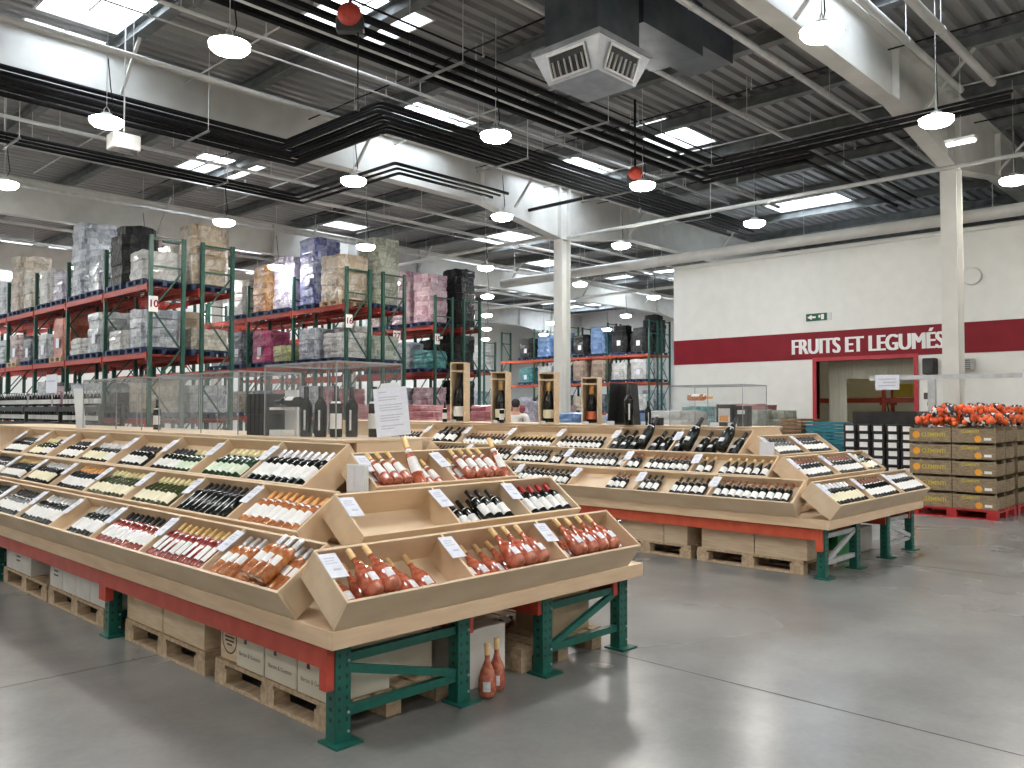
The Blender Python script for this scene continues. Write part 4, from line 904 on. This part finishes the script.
# signs and fittings on the wall
t = thing('exit_sign', 'green emergency exit arrow sign on the fruit wall', 'sign', (XW - .03, 9.75, 4.16))
MB().box(0, -.1, -.1, .02, .22, .1).obj('arrow_panel', 'exit_green', t); MB().prism([(.18, 0), (.06, .07), (.06, .025), (-.05, .025), (-.05, -.025), (.06, -.025), (.06, -.07)], 'x', -.002, -.0005).obj('arrow', 'sign_white', t)
MB().box(0, -.36, -.1, .02, -.105, .1).obj('figure_panel', 'exit_green', t)
f = MB(); f.box(-.002, -.28, -.07, -.0005, -.2, .07); f.box(-.002, -.18, -.02, -.0005, -.13, .05); f.obj('pictogram', 'sign_white', t)
MB().box(0, -.48, -.1, .02, -.365, .1).obj('door_panel', 'label_silver', t)
t = thing('wall_clock', 'round white wall dial with dark centre, right of the column on the fruit wall'.replace('right of', 'past'), 'clock', (XW - .03, 5.85, 4.85))
MB().lathe([(.2, 0), (.22, .03), (.18, .035)], 20, 'y').obj('dial_ring', 'paint_white', t, mx=RZ(R(90)), smooth=True); MB().box(-.012, -.1, -.03, -.006, .1, .03).obj('dial_mark', 'ink', t)
for y, z, w_, h_, nm, lb in ((6.92, 2.0, .12, .16, 'pictogram', 'small white and black safety notice beside the red doorway'), (6.8, 1.8, .2, .09, 'red_notice', 'small red fire notice beside the red doorway')):
    o = MB().box(XW - .014, y - w_ / 2, z - h_ / 2, XW - .002, y + w_ / 2, z + h_ / 2).obj('safety_sign', 'sign_red' if nm == 'red_notice' else 'ink'); tag(o, lb, 'sign')
t = thing('wall_speaker', 'black loudspeaker on the fruit wall behind the near column', 'loudspeaker', (XW - .2, 6.78, 2.72)); MB().box(-.1, -.14, -.2, .19, .14, .2).obj('speaker_box', 'black_matt', t, bevel=.02); MB().box(-.105, -.1, -.15, -.1, .1, .15).obj('grille', 'black_plastic', t)
t = thing('wall_fan', 'grey ventilator box on the fruit wall past the near column', 'fan', (XW - .16, 5.98, 2.74)); MB().box(-.1, -.16, -.14, .15, .16, .14).obj('fan_box', 'grey_pipe', t, bevel=.02)
f = MB()
for i in range(5): f.box(-.108, -.13, -.11 + i * .048, -.1, .13, -.085 + i * .048)
f.obj('fan_grille', 'black_matt', t)
# sign frame over the fruit stand
t = thing('sign_frame', 'grey steel T-shaped sign frame standing behind the clementine crates', 'sign stand', (16.2, 5.0, 0))
MB().box(-.05, -.06, 0, .05, .06, 2.2).obj('post', 'grey_steel', t); MB().box(-.03, -2.6, 2.2, .03, 1.1, 2.28).obj('crossbar', 'grey_steel', t); MB().box(-.2, -.2, 0, .2, .2, .02).obj('base_plate', 'grey_steel', t)
for y0, y1, z0, z1, lb in ((.55, .98, 2.02, 2.3, 'white price sign at the far end of the steel sign frame'), (-1.98, -1.45, 2.02, 2.34, 'white price sign toward the near end of the steel sign frame')):
    s = thing('price_sign', lb, 'sign', (16.15, 5.0, 0), group=None); MB().box(-.012, y0, z0, 0, y1, z1).obj('sign_sheet', 'card', s)
    b = MB()
    for i in range(3): b.box(-.0126, y0 + .06, z1 - .09 - i * .06, -.0121, y1 - .06 - .08 * (i % 2), z1 - .07 - i * .06)
    b.obj('printed_lines', 'print', s)
# ---------------------------------------------------------------- aisle racks and their pallet loads
def load_mesh(w, d, h, layers, wm, loose=.022, seed=0, dome=False, taper=0):
    """one wrapped block of cartons: stacked rounded-rectangle courses, shrunk a little at each seam"""
    rr = random.Random(seed); m = MB(); n = 16; rings = []
    def ring(z, s, dx, dy, top=False):
        b = len(m.v)
        for j in range(n):
            t = 2 * math.pi * (j + .5) / n; c, q = math.cos(t), math.sin(t); e = 1 / max(abs(c), abs(q)); e = min(e, 1.3)
            k = s * (1 + rr.uniform(-loose, loose))
            m.v.append((c * e * w / 2 * k + dx, q * e * d / 2 * k + dy, z + (rr.uniform(-.03, .03) if top else 0)))
        rings.append(b)
    lh = h / layers
    for i in range(layers):
        dx, dy = rr.uniform(-loose, loose), rr.uniform(-loose, loose); s = 1 - taper * i / layers
        if dome and i >= layers - 2: s *= (.96, .8)[i - layers + 2]
        ring(i * lh + .004, s * .985, dx, dy); ring(i * lh + .02, s, dx, dy); ring((i + .5) * lh, s * 1.01, dx, dy); ring((i + 1) * lh - .012, s, dx, dy, i == layers - 1)
    for a, b in zip(rings, rings[1:]):
        for j in range(n): m.f.append((a + j, a + (j + 1) % n, b + (j + 1) % n, b + j))
    c = len(m.v); m.v.append((0, 0, h + (.06 if dome else .0))); b = rings[-1]
    for j in range(n): m.f.append((b + j, b + (j + 1) % n, c))
    m.f.append(tuple(rings[0] + j for j in reversed(range(n))))
    return m.mesh('wrapped_cartons', wm)
note_mesh = MB().box(-.004, -.12, -.14, 0, .12, .14).mesh('delivery_note', 'card')
seed = [0]
def load(x, y, z, w, d, h, layers, col, where, pal='blue_pallet', note=False, group=None, dome=False, look=None, taper=0, cat='pallet load'):
    seed[0] += 1
    t = thing('pallet_load', f'{look or (dict(rosewhite="rose-white", palegreen="pale green", sky="bright blue", greenish="pale greenish").get(col, col) + " wrapped load")}, {where}', cat, (x, y, z), group=group)
    p = link('pallet', PALS[pal], t)
    o = link('wrapped_cartons', load_mesh(w, d, h, layers, WR[col], seed=seed[0], dome=dome, taper=taper), t); o.location = (0, 0, .146)
    if note:
        q = link('delivery_note', note_mesh, t); q.location = (-w / 2 * 1.03 - .012, -.1, .146 + h * .35)
    return t
ys = lambda y0, n: [y0 + 2.8 * i for i in range(n + 1)]
LV = [1.4, 3.0, 4.67]
RK = 'green and red pallet racks of the aisles'
simple_rack('pallet_rack', 'first aisle rack, facing the rosé table, row sign 10 on its end', 8.45, 9.35, ys(20.24, 6), LV, 5.85, sign='10', group=RK)
simple_rack('pallet_rack', 'pallet rack back to back behind the first aisle rack', 9.75, 10.65, ys(20.24, 6), LV, 5.85, group=RK)
simple_rack('pallet_rack', 'second aisle rack, row sign 16 on its end', 13.95, 14.85, ys(20.0, 6), LV, 5.75, sign='16', group=RK)
simple_rack('pallet_rack', 'pallet rack back to back behind the second aisle rack', 15.25, 16.15, ys(20.0, 6), LV, 5.75, group=RK)
simple_rack('pallet_rack', 'third aisle rack, row sign 15 on its end', 19.65, 20.55, ys(22.7, 5), LV, 5.75, sign='15', group=RK)
simple_rack('pallet_rack', 'dark pallet rack back to back behind the third aisle rack, tall black loads', 21.05, 21.95, ys(22.7, 5), LV, 5.75, group=RK)
# row 1: upper and middle shelves, from its near end
A1 = '{} shelf of first aisle rack, {} from its end'
def fill(x, y0, step, z, shelf, tmpl, specs, d=1.05):
    for i, s in enumerate(specs):
        if s is None: continue
        col, h, ly = s[:3]; k = s[3] if len(s) > 3 else {}
        k = dict(k); w = k.pop('w', .98); dd = k.pop('d', d)
        load(x, y0 + (i + .5) * step + (.045 if i % 2 == 0 else -.045), z, w, dd, h, ly, col, tmpl.format(shelf, ORD[i]), **k)
N = dict(note=True)
fill(8.95, 20.24, 1.4, 4.672, 'upper', A1, [('white', .72, 3), ('black', 1.55, 6, dict(dome=True)), ('silver', 1.1, 5), ('silver', 2.04, 11), ('lilac', .85, 4), ('white', 1.05, 4), ('cream', 1.15, 5), ('beige', 1.8, 8), ('grey', 1.1, 5), ('white', 1.3, 6)])
fill(8.95, 20.24, 1.4, 3.002, 'middle', A1, [('silver', .95, 4), ('white', .5, 3), ('grey', 1.1, 5, N), ('white', .45, 3), ('red', 1.15, 1, dict(note=True, pal='pallet_wood', look='plain red-orange pallet box')), ('grey', .75, 4, N), ('navy', .7, 4, N), ('rosewhite', .9, 5, dict(note=True, pal='pallet_wood')), ('grey', .8, 4)])
fill(8.95, 20.24, 1.4, 1.402, 'lower', A1, [('tan', .85, 4), ('black', .5, 2), ('grey', .8, 4), ('silver', .8, 4), ('pink', .75, 4), ('grey', .9, 4), ('white', .5, 3), ('navy', .6, 3)])
A2 = '{} shelf behind first aisle rack, {} from its end'
fill(10.2, 20.24, 1.4, 4.672, 'upper', A2, [('tan', 1.55, 4, dict(dome=False)), ('cream', 1.2, 4), None, ('beige', 1.9, 7), ('brown', 1.7, 6), ('tan', 1.5, 6), ('cream', 1.6, 6)])
fill(10.2, 20.24, 1.4, 3.002, 'middle', A2, [('cream', .55, 3), ('tan', 1.1, 5), ('red', 1.1, 5), ('brown', 1.1, 5)])
fill(10.2, 20.24, 1.4, 1.402, 'lower', A2, [('grey', .7, 3), ('red', .6, 3), ('navy', .8, 4)])
A3 = '{} shelf of second aisle rack, {} from its end'
fill(14.45, 20.0, 1.4, 4.672, 'upper', A3, [('tan', 1.35, 3, dict(pal='pallet_wood', w=1.05, d=1.25)), ('blue', 2.0, 9, N), ('lilac', 1.65, 8, N), ('orange', 1.5, 8), ('white', 1.2, 5)])
fill(14.45, 20.0, 1.4, 3.002, 'middle', A3, [('white', .75, 4), ('silver', .95, 5), ('lime', .5, 3), ('magenta', 1.05, 4, N), ('navy', 1.1, 5, N), ('grey', .8, 4)])
fill(14.45, 20.0, 1.4, 1.402, 'lower', A3, [('crimson', .7, 4), ('grey', .8, 4), ('red', .7, 3), ('navy', .7, 3), ('tan', .7, 3)])
A4 = '{} shelf behind second aisle rack, {} from its end'
fill(15.7, 20.0, 1.4, 4.672, 'upper', A4, [('greenish', 2.0, 9), ('cream', 1.2, 5)])
fill(15.7, 20.0, 1.4, 3.002, 'middle', A4, [('palegreen', .7, 4), ('white', 1.1, 5)])
A5 = '{} shelf of third aisle rack, {} from its end'
fill(20.1, 22.7, 1.4, 4.672, 'upper', A5, [('pink', 1.75, 9), ('pink', 2.0, 10), ('rosewhite', 1.5, 6)])
fill(20.1, 22.7, 1.4, 3.002, 'middle', A5, [('teal', .65, 4), ('silver', 1.0, 5), ('grey', 1.0, 4)])
fill(20.1, 22.7, 1.4, 1.402, 'lower', A5, [('pink', .9, 4), ('silver', .9, 4), ('grey', .9, 4)])
A6 = '{} shelf of dark rack behind third aisle rack, {} from its end'
fill(21.5, 22.7, 1.4, 4.672, 'upper', A6, [('black', 2.1, 7, dict(pal='black_matt')), ('black', 2.0, 7, dict(pal='black_matt'))])
fill(21.5, 22.7, 1.4, 3.002, 'middle', A6, [('black', 1.3, 4, dict(pal='black_matt')), ('black', 1.2, 4, dict(pal='black_matt'))])
fill(21.5, 22.7, 1.4, 1.402, 'lower', A6, [('black', 1.2, 4, dict(pal='black_matt'))])
o = None
t = thing('aisle_sign', 'white hanging card with red number 27 over the second aisle', 'sign', (19.3, 24.4, 4.35)); MB().box(-.17, -.01, -.2, .17, 0, .2).obj('sign_card', 'sign_white', t); txt('27', .3, 'sign_red', t, T(0, -.012, 0) @ FACEY, name='row_number', off=.006)
# far rack along the back side wall
simple_rack('pallet_rack', 'far pallet rack with blue and black loads beyond the white column', 37.8, 38.7, ys(26.0, 4), [1.5, 3.2, 4.72], 6.6, bcol='orange_steel', group=RK)
simple_rack('pallet_rack', 'tall rack back to back behind the far rack, next to the fruit wall', 39.0, 39.9, ys(26.0, 3), [1.5, 3.2, 4.72], 6.6, bcol='orange_steel', group=RK)
AF = '{} shelf of far rack, {} from the fruit wall'
fill(38.25, 26.0, 1.4, 4.722, 'upper', AF, [('black', 1.3, 5, dict(note=True, dome=True)), ('black', 1.5, 5, dict(note=True, dome=True)), ('sky', 1.55, 9), ('black', 1.15, 5, N), ('sky', 1.35, 8), ('sky', 1.3, 8), ('black', 1.2, 4, N)])
fill(38.25, 26.0, 1.4, 3.202, 'middle', AF, [('white', 1.1, 4, N), ('white', .95, 4), ('brown', 1.15, 4), ('brown', 1.15, 4), ('sky', 1.0, 6), ('white', .95, 5), ('teal', .9, 5, N)])
fill(38.25, 26.0, 1.4, 1.502, 'lower', AF, [('white', .9, 4), ('grey', .9, 4), ('navy', .9, 4), ('tan', .8, 4), ('silver', .9, 4), ('lilac', .8, 4), ('lilac', .8, 4)])
load(39.5, 26.8, 4.745, .98, 1.1, 2.1, 8, 'black', 'towering at the top of the tall rack next to the fruit wall', pal='black_matt', dome=True)
load(39.5, 26.8, 3.225, .98, 1.1, 1.2, 5, 'white', 'in the middle of the tall rack next to the fruit wall')
load(39.5, 26.8, 1.525, .98, 1.1, 1.1, 5, 'silver', 'low in the tall rack next to the fruit wall')
simple_rack('pallet_rack', 'small far rack with white loads between the dark rack and the column', 30.2, 31.1, ys(31.0, 1), [1.5, 3.6], 5.2, bcol='orange_steel', group=RK)
fill(30.7, 31.0, 1.4, 3.602, 'upper', '{} shelf of small far rack, {} from its end', [('white', 1.3, 7), ('white', 1.1, 6)])
fill(30.7, 31.0, 1.4, 1.502, 'lower', '{} shelf of small far rack, {} from its end', [('silver', 1.0, 5), ('white', 1.0, 5)])
# goods standing on the floor between the tables and the racks
FL = [(13.2, 15.2, 'crimson', 1.6, 11, 'of red printed packs behind the tallest wooden gift box'), (14.3, 14.2, 'crimson', 1.6, 11, 'of red printed packs behind the second wooden gift box'), (12.3, 16.4, 'crimson', 1.6, 11, 'of red printed packs nearest the printed notice'),
      (18.9, 17.9, 'lilac', 1.75, 9, 'of lilac packs behind the third wooden gift box'), (20.4, 17.6, 'pink', 1.65, 8, 'of pink packs behind the orange-label gift box'), (16.3, 13.7, 'sky', 1.42, 6, 'of bright blue packs at the foot of the far column'), (17.3, 12.4, 'sky', 1.4, 6, 'of bright blue packs between two wooden gift boxes'),
      (17.2, 10.95, 'white', 1.48, 7, 'of white trays behind the black presentation box'), (17.9, 9.68, 'palegreen', 1.5, 7, 'of pale green trays behind the acrylic case, first'), (19.2, 9.68, 'palegreen', 1.5, 7, 'of pale green trays behind the acrylic case, second'), (20.2, 12.0, 'teal', 1.6, 6, 'of green trays against the fruit wall'), (20.2, 10.7, 'crimson', 1.65, 6, 'of red trays against the fruit wall')]
for x, y, col, h, ly, lb in FL: load(x, y, 0, 1.05, 1.1, h, ly, col, lb, look='tall floor stack')
def small_stack(nm, x, y, n, sx, sy, sz, m, label, cat, group):
    for i in range(n):
        crate(nm, x, y, i * (sz + .004) + .001, sx, sy, sz, m, label + f', {ORD[i]} up from the floor', cat, group)
for i, (x, y) in enumerate(((18.4, 8.62), (18.95, 8.62))): small_stack('brown_crate', x, y, 6, .5, .5, .24, 'brown_crate', f'brown crate in the {("first", "second")[i]} brown stack beside the blue crates', 'crate', 'brown crates by the doorway')
for i, (x, y, n_) in enumerate(((18.3, 8.0, 6), (17.9, 7.45, 6))): small_stack('blue_crate', x, y, n_, .45, .45, .23, 'teal_plastic', f'teal plastic crate in the {("taller", "shorter")[i]} teal stack before the doorway', 'crate', 'teal crates before the doorway')
# black fruit boxes with white labels
bx = None
for c in range(5):
    for r_ in range(9):
        if bx is None:
            t = thing('fruit_tray', 'x', 'fruit box', (0, 0, 0), group='black fruit trays with white labels')
            MB().box(-.2, -.12, .012, .2, .12, .15).obj('tray_body', 'black_plastic', t, bevel=.008); MB().box(-.203, -.075, .03, -.2005, .075, .125).obj('end_label', 'sign_white', t)
            MB().box(-.205, -.125, 0, .205, .125, .0115).obj('tray_rim', 'black_matt', t); bx = t
        else: t = copy_tree(bx)
        t.location = (16.2 + .02 * (r_ % 2), 6.42 - c * .262, .002 + r_ * .1525)
        t['label'] = f'black fruit tray with white end label, {ORD[r_]} up in {ORD[c]} stack before the doorway'
t = thing('fruit_bin', 'big open black plastic bin behind the stacked black fruit trays', 'bin', (17.2, 6.0, 0)); m = MB()
for a in ((-.6, -.6, .1, -.55, .6, 1.62), (.55, -.6, .1, .6, .6, 1.62), (-.55, -.6, .1, .55, -.55, 1.62), (-.55, .55, .1, .55, .6, 1.62), (-.55, -.55, .1, .55, .55, .15)): m.box(*a)
m.obj('bin_body', 'black_plastic', t); f = MB()
for a in (-.5, 0, .5): f.box(-.6, a - .07, 0, .6, a + .07, .099)
f.obj('bin_foot', 'black_matt', t)
# clementine crates on red pallets, nets of fruit heaped on top
def fruit_crate(x, y, z, rz, lab, front):
    t = thing('clementine_crate', lab, 'fruit crate', (x, y, z), rz, group='wooden clementine crates'); a, b, h = .25, .305, .214; w = .012
    MB().box(-a, -b, .002, -a + w, b, h).obj('front_board', 'crate_wood', t, bevel=.002); MB().box(a - w, -b, .002, a, b, h).obj('back_board', 'crate_wood', t)
    for s in (-b, b - w): MB().box(-a + w, s, .012, a - w, s + w, h - .03).obj('end_board', 'crate_wood', t)
    MB().box(-a + w, -b + w, .002, a - w, b - w, .012).obj('bottom_board', 'crate_wood', t)
    c = MB()
    for sx in (-a + .025, a - .025):
        for sy in (-b + .025, b - .025): c.box(sx - .012, sy - .012, .0125, sx + .012, sy + .012, h + .022)
    c.obj('corner_post', 'crate_wood', t)
    if front == 0:
        MB().lathe([(.055, -.002), (.055, 0)], 16, 'y').obj('orange_print', 'print_orange', t, mx=T(-a - .0005, .2, .11) @ RZ(R(-90)))
        txt('CLEMENTI', .085, 'print_yellow', t, T(-a - .002, -.05, .11) @ FACEX, name='crate_lettering', off=.002, sx=.9)
    elif front == 1:
        MB().lathe([(.05, -.002), (.05, 0)], 16, 'y').obj('orange_print', 'print_orange', t, mx=T(-a - .0005, -.06, .06) @ RZ(R(-90)))
        txt('CLEMENTI', .06, 'print_yellow', t, T(-a - .002, .05, .17) @ FACEX, name='crate_lettering', off=.0015, sx=.9)
        MB().box(-a - .002, -.24, .04, -a - .0005, -.14, .08).obj('white_print', 'label_white', t)
    return t
PLS = [(14.5, 4.05), (15.72, 4.05), (16.94, 4.05)]
for pi_, (px, py) in enumerate(PLS):
    pw = ('corner pallet', 'pallet behind the corner pallet', 'third pallet from the corner')[pi_]
    p = link('pallet', PAL['red_pallet']); p.location = (px, py, 0); p.scale = (1.38, 1.04, 1); tag(p, f'red pallet under clementine crates, {pw}', 'pallet', 'red pallets of the fruit stand')
    for l in range(5):
        for cx in (-.26, .26):
            for cy in (-.31, .31):
                fr = (0 if cy > 0 else 1) if cx < 0 and pi_ == 0 else 2
                fruit_crate(px + cx, py + cy, .1445 + l * .25, 0, f'printed wooden clementine crate, {ORD[l]} layer, {"front" if cx < 0 else "rear"} {"doorway-side" if cy > 0 else "aisle-side"} stack, {pw}', fr)
nets = []
def net_mesh(seed_):
    rr = random.Random(seed_); m = MB()
    pts = []
    for i in range(9):
        for _ in range(40):
            p = (rr.uniform(-.08, .08), rr.uniform(-.058, .058), rr.uniform(-.03, .04))
            if all(math.dist(p, q) > .052 for q in pts): break
        pts.append(p); m.ball(p, .046, 8, 5)
    return m.mesh('fruit_net', 'orange_fruit', smooth=True)
NM = [net_mesh(i) for i in range(5)]
lab = MB().lathe([(.03, -.05), (.098, -.045), (.1, .045), (.03, .05)], 10, 'y', cap=False).mesh('net_label', 'net_label', smooth=True)
k = 0
for pi_, (px, py) in enumerate(PLS):
    pw = ('corner pallet', 'pallet behind the corner pallet', 'third pallet from the corner')[pi_]
    for iy in range(5):
        for ix in range(4):
            for lz in range(2 if ix < 3 and 0 < iy < 4 and (ix + iy) % 4 else 1):
                k += 1; o = link('fruit_net', NM[k % 5])
                o.location = (px - .4 + ix * .265 + rnd.uniform(-.008, .008), py - .47 + iy * .235 + rnd.uniform(-.008, .008), 1.462 + .03 * (ix in (1, 2)) + lz * .135 + rnd.uniform(0, .04)); o.rotation_euler = (rnd.uniform(-.3, .3), rnd.uniform(-.3, .3), rnd.choice((0, math.pi)) + rnd.uniform(-.3, .3))
                tag(o, f'net of clementines on the {pw}, {ORD[iy]} row {ORD[ix]} place{" on top" if lz else ""}', 'fruit net', 'nets of clementines heaped on the crates')
                if k % 3: link('net_label', lab, o)
# cartons of bottles on the floor shelf beyond the far end of the rosé table
t = simple_rack('bottle_shelf', 'low shelf of upright bottles beyond the far end of the rosé table', 7.7, 8.3, [21.2, 24.0, 26.8, 29.6], [.85, 1.27, 1.69], 1.75, 'black_matt', 'black_matt')
sh = None
for l, z in enumerate((.855, 1.275, 1.695)):
    for i in range(33):
        if sh is None:
            b = thing('shelf_bottle', 'dark bottle with white label on the low shelf beyond the rosé table', 'wine bottle', (0, 0, 0), group='bottles on the low shelf')
            MB().lathe([(.04, 0), (.045, .01), (.045, .2), (.02, .27), (.018, .36)], 10).obj('bottle_body', 'dark_glass', b, smooth=True); MB().lathe([(.0465, .05), (.0465, .17)], 10, cap=False).obj('label', 'label_white', b, smooth=True); MB().lathe([(.02, .29), (.0195, .365)], 8).obj('capsule', 'cap_silver', b, smooth=True); sh = b
        else: b = copy_tree(sh)
        b.location = (7.78, (21.2, 24.0, 26.8)[i // 11] + .22 + (i % 11) * .236, z + .022)
t = thing('shelf_sign', 'white paper sign standing above the low bottle shelf', 'sign', (7.7, 24.6, 2.06)); MB().box(0, -.42, 0, .02, .42, .5).obj('sign_sheet', 'card', t); MB().box(-.001, -.3, .3, -.0002, .3, .34).obj('printed_lines', 'print', t); MB().box(0.02, -.02, -.35, .04, .02, .4).obj('sign_post', 'grey_steel', t)

# ---------------------------------------------------------------- person behind the gift-box table
def skin_mesh(name, verts, edges, rad, m, root=0, sub=2):
    me = bpy.data.meshes.new(name); me.from_pydata(verts, edges, []); o = bpy.data.objects.new(name, me); COL.objects.link(o)
    sk = o.modifiers.new('skin', 'SKIN'); sk.use_smooth_shade = True; sk.branch_smoothing = .6
    for i, r in enumerate(rad): me.skin_vertices[0].data[i].radius = r if isinstance(r, tuple) else (r, r)
    me.skin_vertices[0].data[root].use_root = True
    s = o.modifiers.new('sub', 'SUBSURF'); s.levels = s.render_levels = sub
    dg = bpy.context.evaluated_depsgraph_get(); me2 = bpy.data.meshes.new_from_object(o.evaluated_get(dg)); bpy.data.objects.remove(o)
    me2.materials.clear(); me2.materials.append(M[m])
    for p in me2.polygons: p.use_smooth = True
    me2.name = name; return me2
def person(x, y, rz):
    V = [(0, 0, .98), (0, 0, 1.15), (0, .0, 1.32), (0, .01, 1.42), (0, 0, 1.5), (0, -.02, 1.58), (0, -.035, 1.66), (0, -.03, 1.73)]
    E_ = [(i, i + 1) for i in range(7)]; Rr = [(.15, .11), (.135, .1), (.165, .105), (.12, .08), (.055, .055), (.07, .085), (.078, .098), (.055, .07)]
    for s in (-1, 1):
        b = len(V); V += [(s * .19, 0, 1.43), (s * .235, .02, 1.16), (s * .22, -.1, .93), (s * .22, -.15, .85)]; E_ += [(3, b), (b, b + 1), (b + 1, b + 2), (b + 2, b + 3)]; Rr += [.058, .044, .03, .032]
        f = len(V)
        for q in range(4):
            V += [(s * .22 + (q - 1.5) * .02, -.19, .79), (s * .22 + (q - 1.5) * .021, -.2, .75 + abs(q - 1.5) * .008)]; E_ += [(b + 3, len(V) - 2), (len(V) - 2, len(V) - 1)]; Rr += [.009, .008]
        V += [(s * .18, -.17, .81)]; E_ += [(b + 3, len(V) - 1)]; Rr += [.01]
        b = len(V); V += [(s * .09, 0, .88), (s * .1, -.01, .5), (s * .1, .03, .1), (s * .1, -.12, .04)]; E_ += [(0, b), (b, b + 1), (b + 1, b + 2), (b + 2, b + 3)]; Rr += [.095, .06, .042, .038]
    o = link('person', skin_mesh('person', V, E_, Rr, 'skin')); o.location = (x, y, 0); o.rotation_euler.z = rz; o.scale = (1.06, 1.06, 1.06)
    tag(o, 'person with short dark hair in a white shirt standing behind the gift-box table', 'person')
    nose = MB(); 
    hv = [(0, .03, 1.57), (0, .015, 1.67), (0, -.02, 1.75)]; link('hair', skin_mesh('hair', hv, [(0, 1), (1, 2)], [(.078, .06), (.097, .1), (.078, .09)], 'hair'), o)
    for s in (-1, 1):
        MB().ball((s * .03, -.118, 1.665), .011, 8, 6).obj('eye', 'ink', o, smooth=True); MB().ball((s * .082, -.02, 1.65), .02, 8, 6, (.4, .8, 1.3)).obj('ear', 'skin', o, smooth=True)
    MB().ball((0, -.128, 1.635), .016, 8, 6, (.8, 1.2, 1.3)).obj('nose', 'skin', o, smooth=True); MB().ball((0, -.112, 1.595), .02, 8, 6, (1.2, .5, .35)).obj('mouth', 'cap_burgundy', o, smooth=True)
    sv = [(0, 0, .93), (0, 0, 1.15), (0, 0, 1.32), (0, .01, 1.43), (0, .005, 1.47)]; se = [(i, i + 1) for i in range(4)]; sr = [(.17, .13), (.155, .12), (.18, .122), (.13, .092), (.075, .07)]
    for s in (-1, 1):
        b = len(sv); sv += [(s * .2, 0, 1.43), (s * .235, .015, 1.22)]; se += [(3, b), (b, b + 1)]; sr += [.073, .062]
    link('shirt', skin_mesh('shirt', sv, se, sr, 'shirt'), o)
    tv = [(0, 0, .97)]; te = []; tr = [(.165, .125)]
    for s in (-1, 1):
        b = len(tv); tv += [(s * .09, 0, .86), (s * .1, -.01, .5), (s * .1, .03, .09)]; te += [(0, b), (b, b + 1), (b + 1, b + 2)]; tr += [.108, .075, .06]
        MB().ball((s * .1, -.05, .04), .05, 10, 8, (.9, 2.3, .8)).obj('shoe', 'black_matt', o, smooth=True)
    link('trousers', skin_mesh('trousers', tv, te, tr, 'trousers'), o)
person(12.36, 11.74, R(118))
# ---------------------------------------------------------------- sky, sun, camera, look
w = bpy.data.worlds.new('sky'); S.world = w; w.use_nodes = True; N_ = w.node_tree.nodes
bg = N_['Background']; bg.inputs[0].default_value = (.88, .94, 1, 1); bg.inputs[1].default_value = SKYS
cam = bpy.data.cameras.new('camera'); cam.sensor_width = 36; cam.sensor_fit = 'HORIZONTAL'; cam.lens = 36 * 837.567 / 1024; cam.clip_end = 200
co = bpy.data.objects.new('camera', cam); COL.objects.link(co)
yw, pt, ro = R(43.7946), R(1.80651), R(.13324)
fw = Vector((math.cos(yw) * math.cos(pt), math.sin(yw) * math.cos(pt), math.sin(pt))); rt = Vector((math.sin(yw), -math.cos(yw), 0)); up = rt.cross(fw)
r2 = rt * math.cos(ro) + up * math.sin(ro); u2 = up * math.cos(ro) - rt * math.sin(ro)
mx = Matrix((r2, u2, -fw)).transposed().to_4x4(); mx.translation = (0, 0, 1.62); co.matrix_world = mx
S.camera = co
S.view_settings.view_transform = 'Standard'; S.view_settings.look = 'None'; S.view_settings.gamma = 1; S.view_settings.use_curve_mapping = False; S.view_settings.exposure = EXPO
S.cycles.use_denoising = True; S.cycles.max_bounces = 7; S.cycles.diffuse_bounces = 4; S.cycles.transparent_max_bounces = 16; S.cycles.caustics_reflective = False; S.cycles.caustics_refractive = False; S.cycles.sample_clamp_indirect = 6
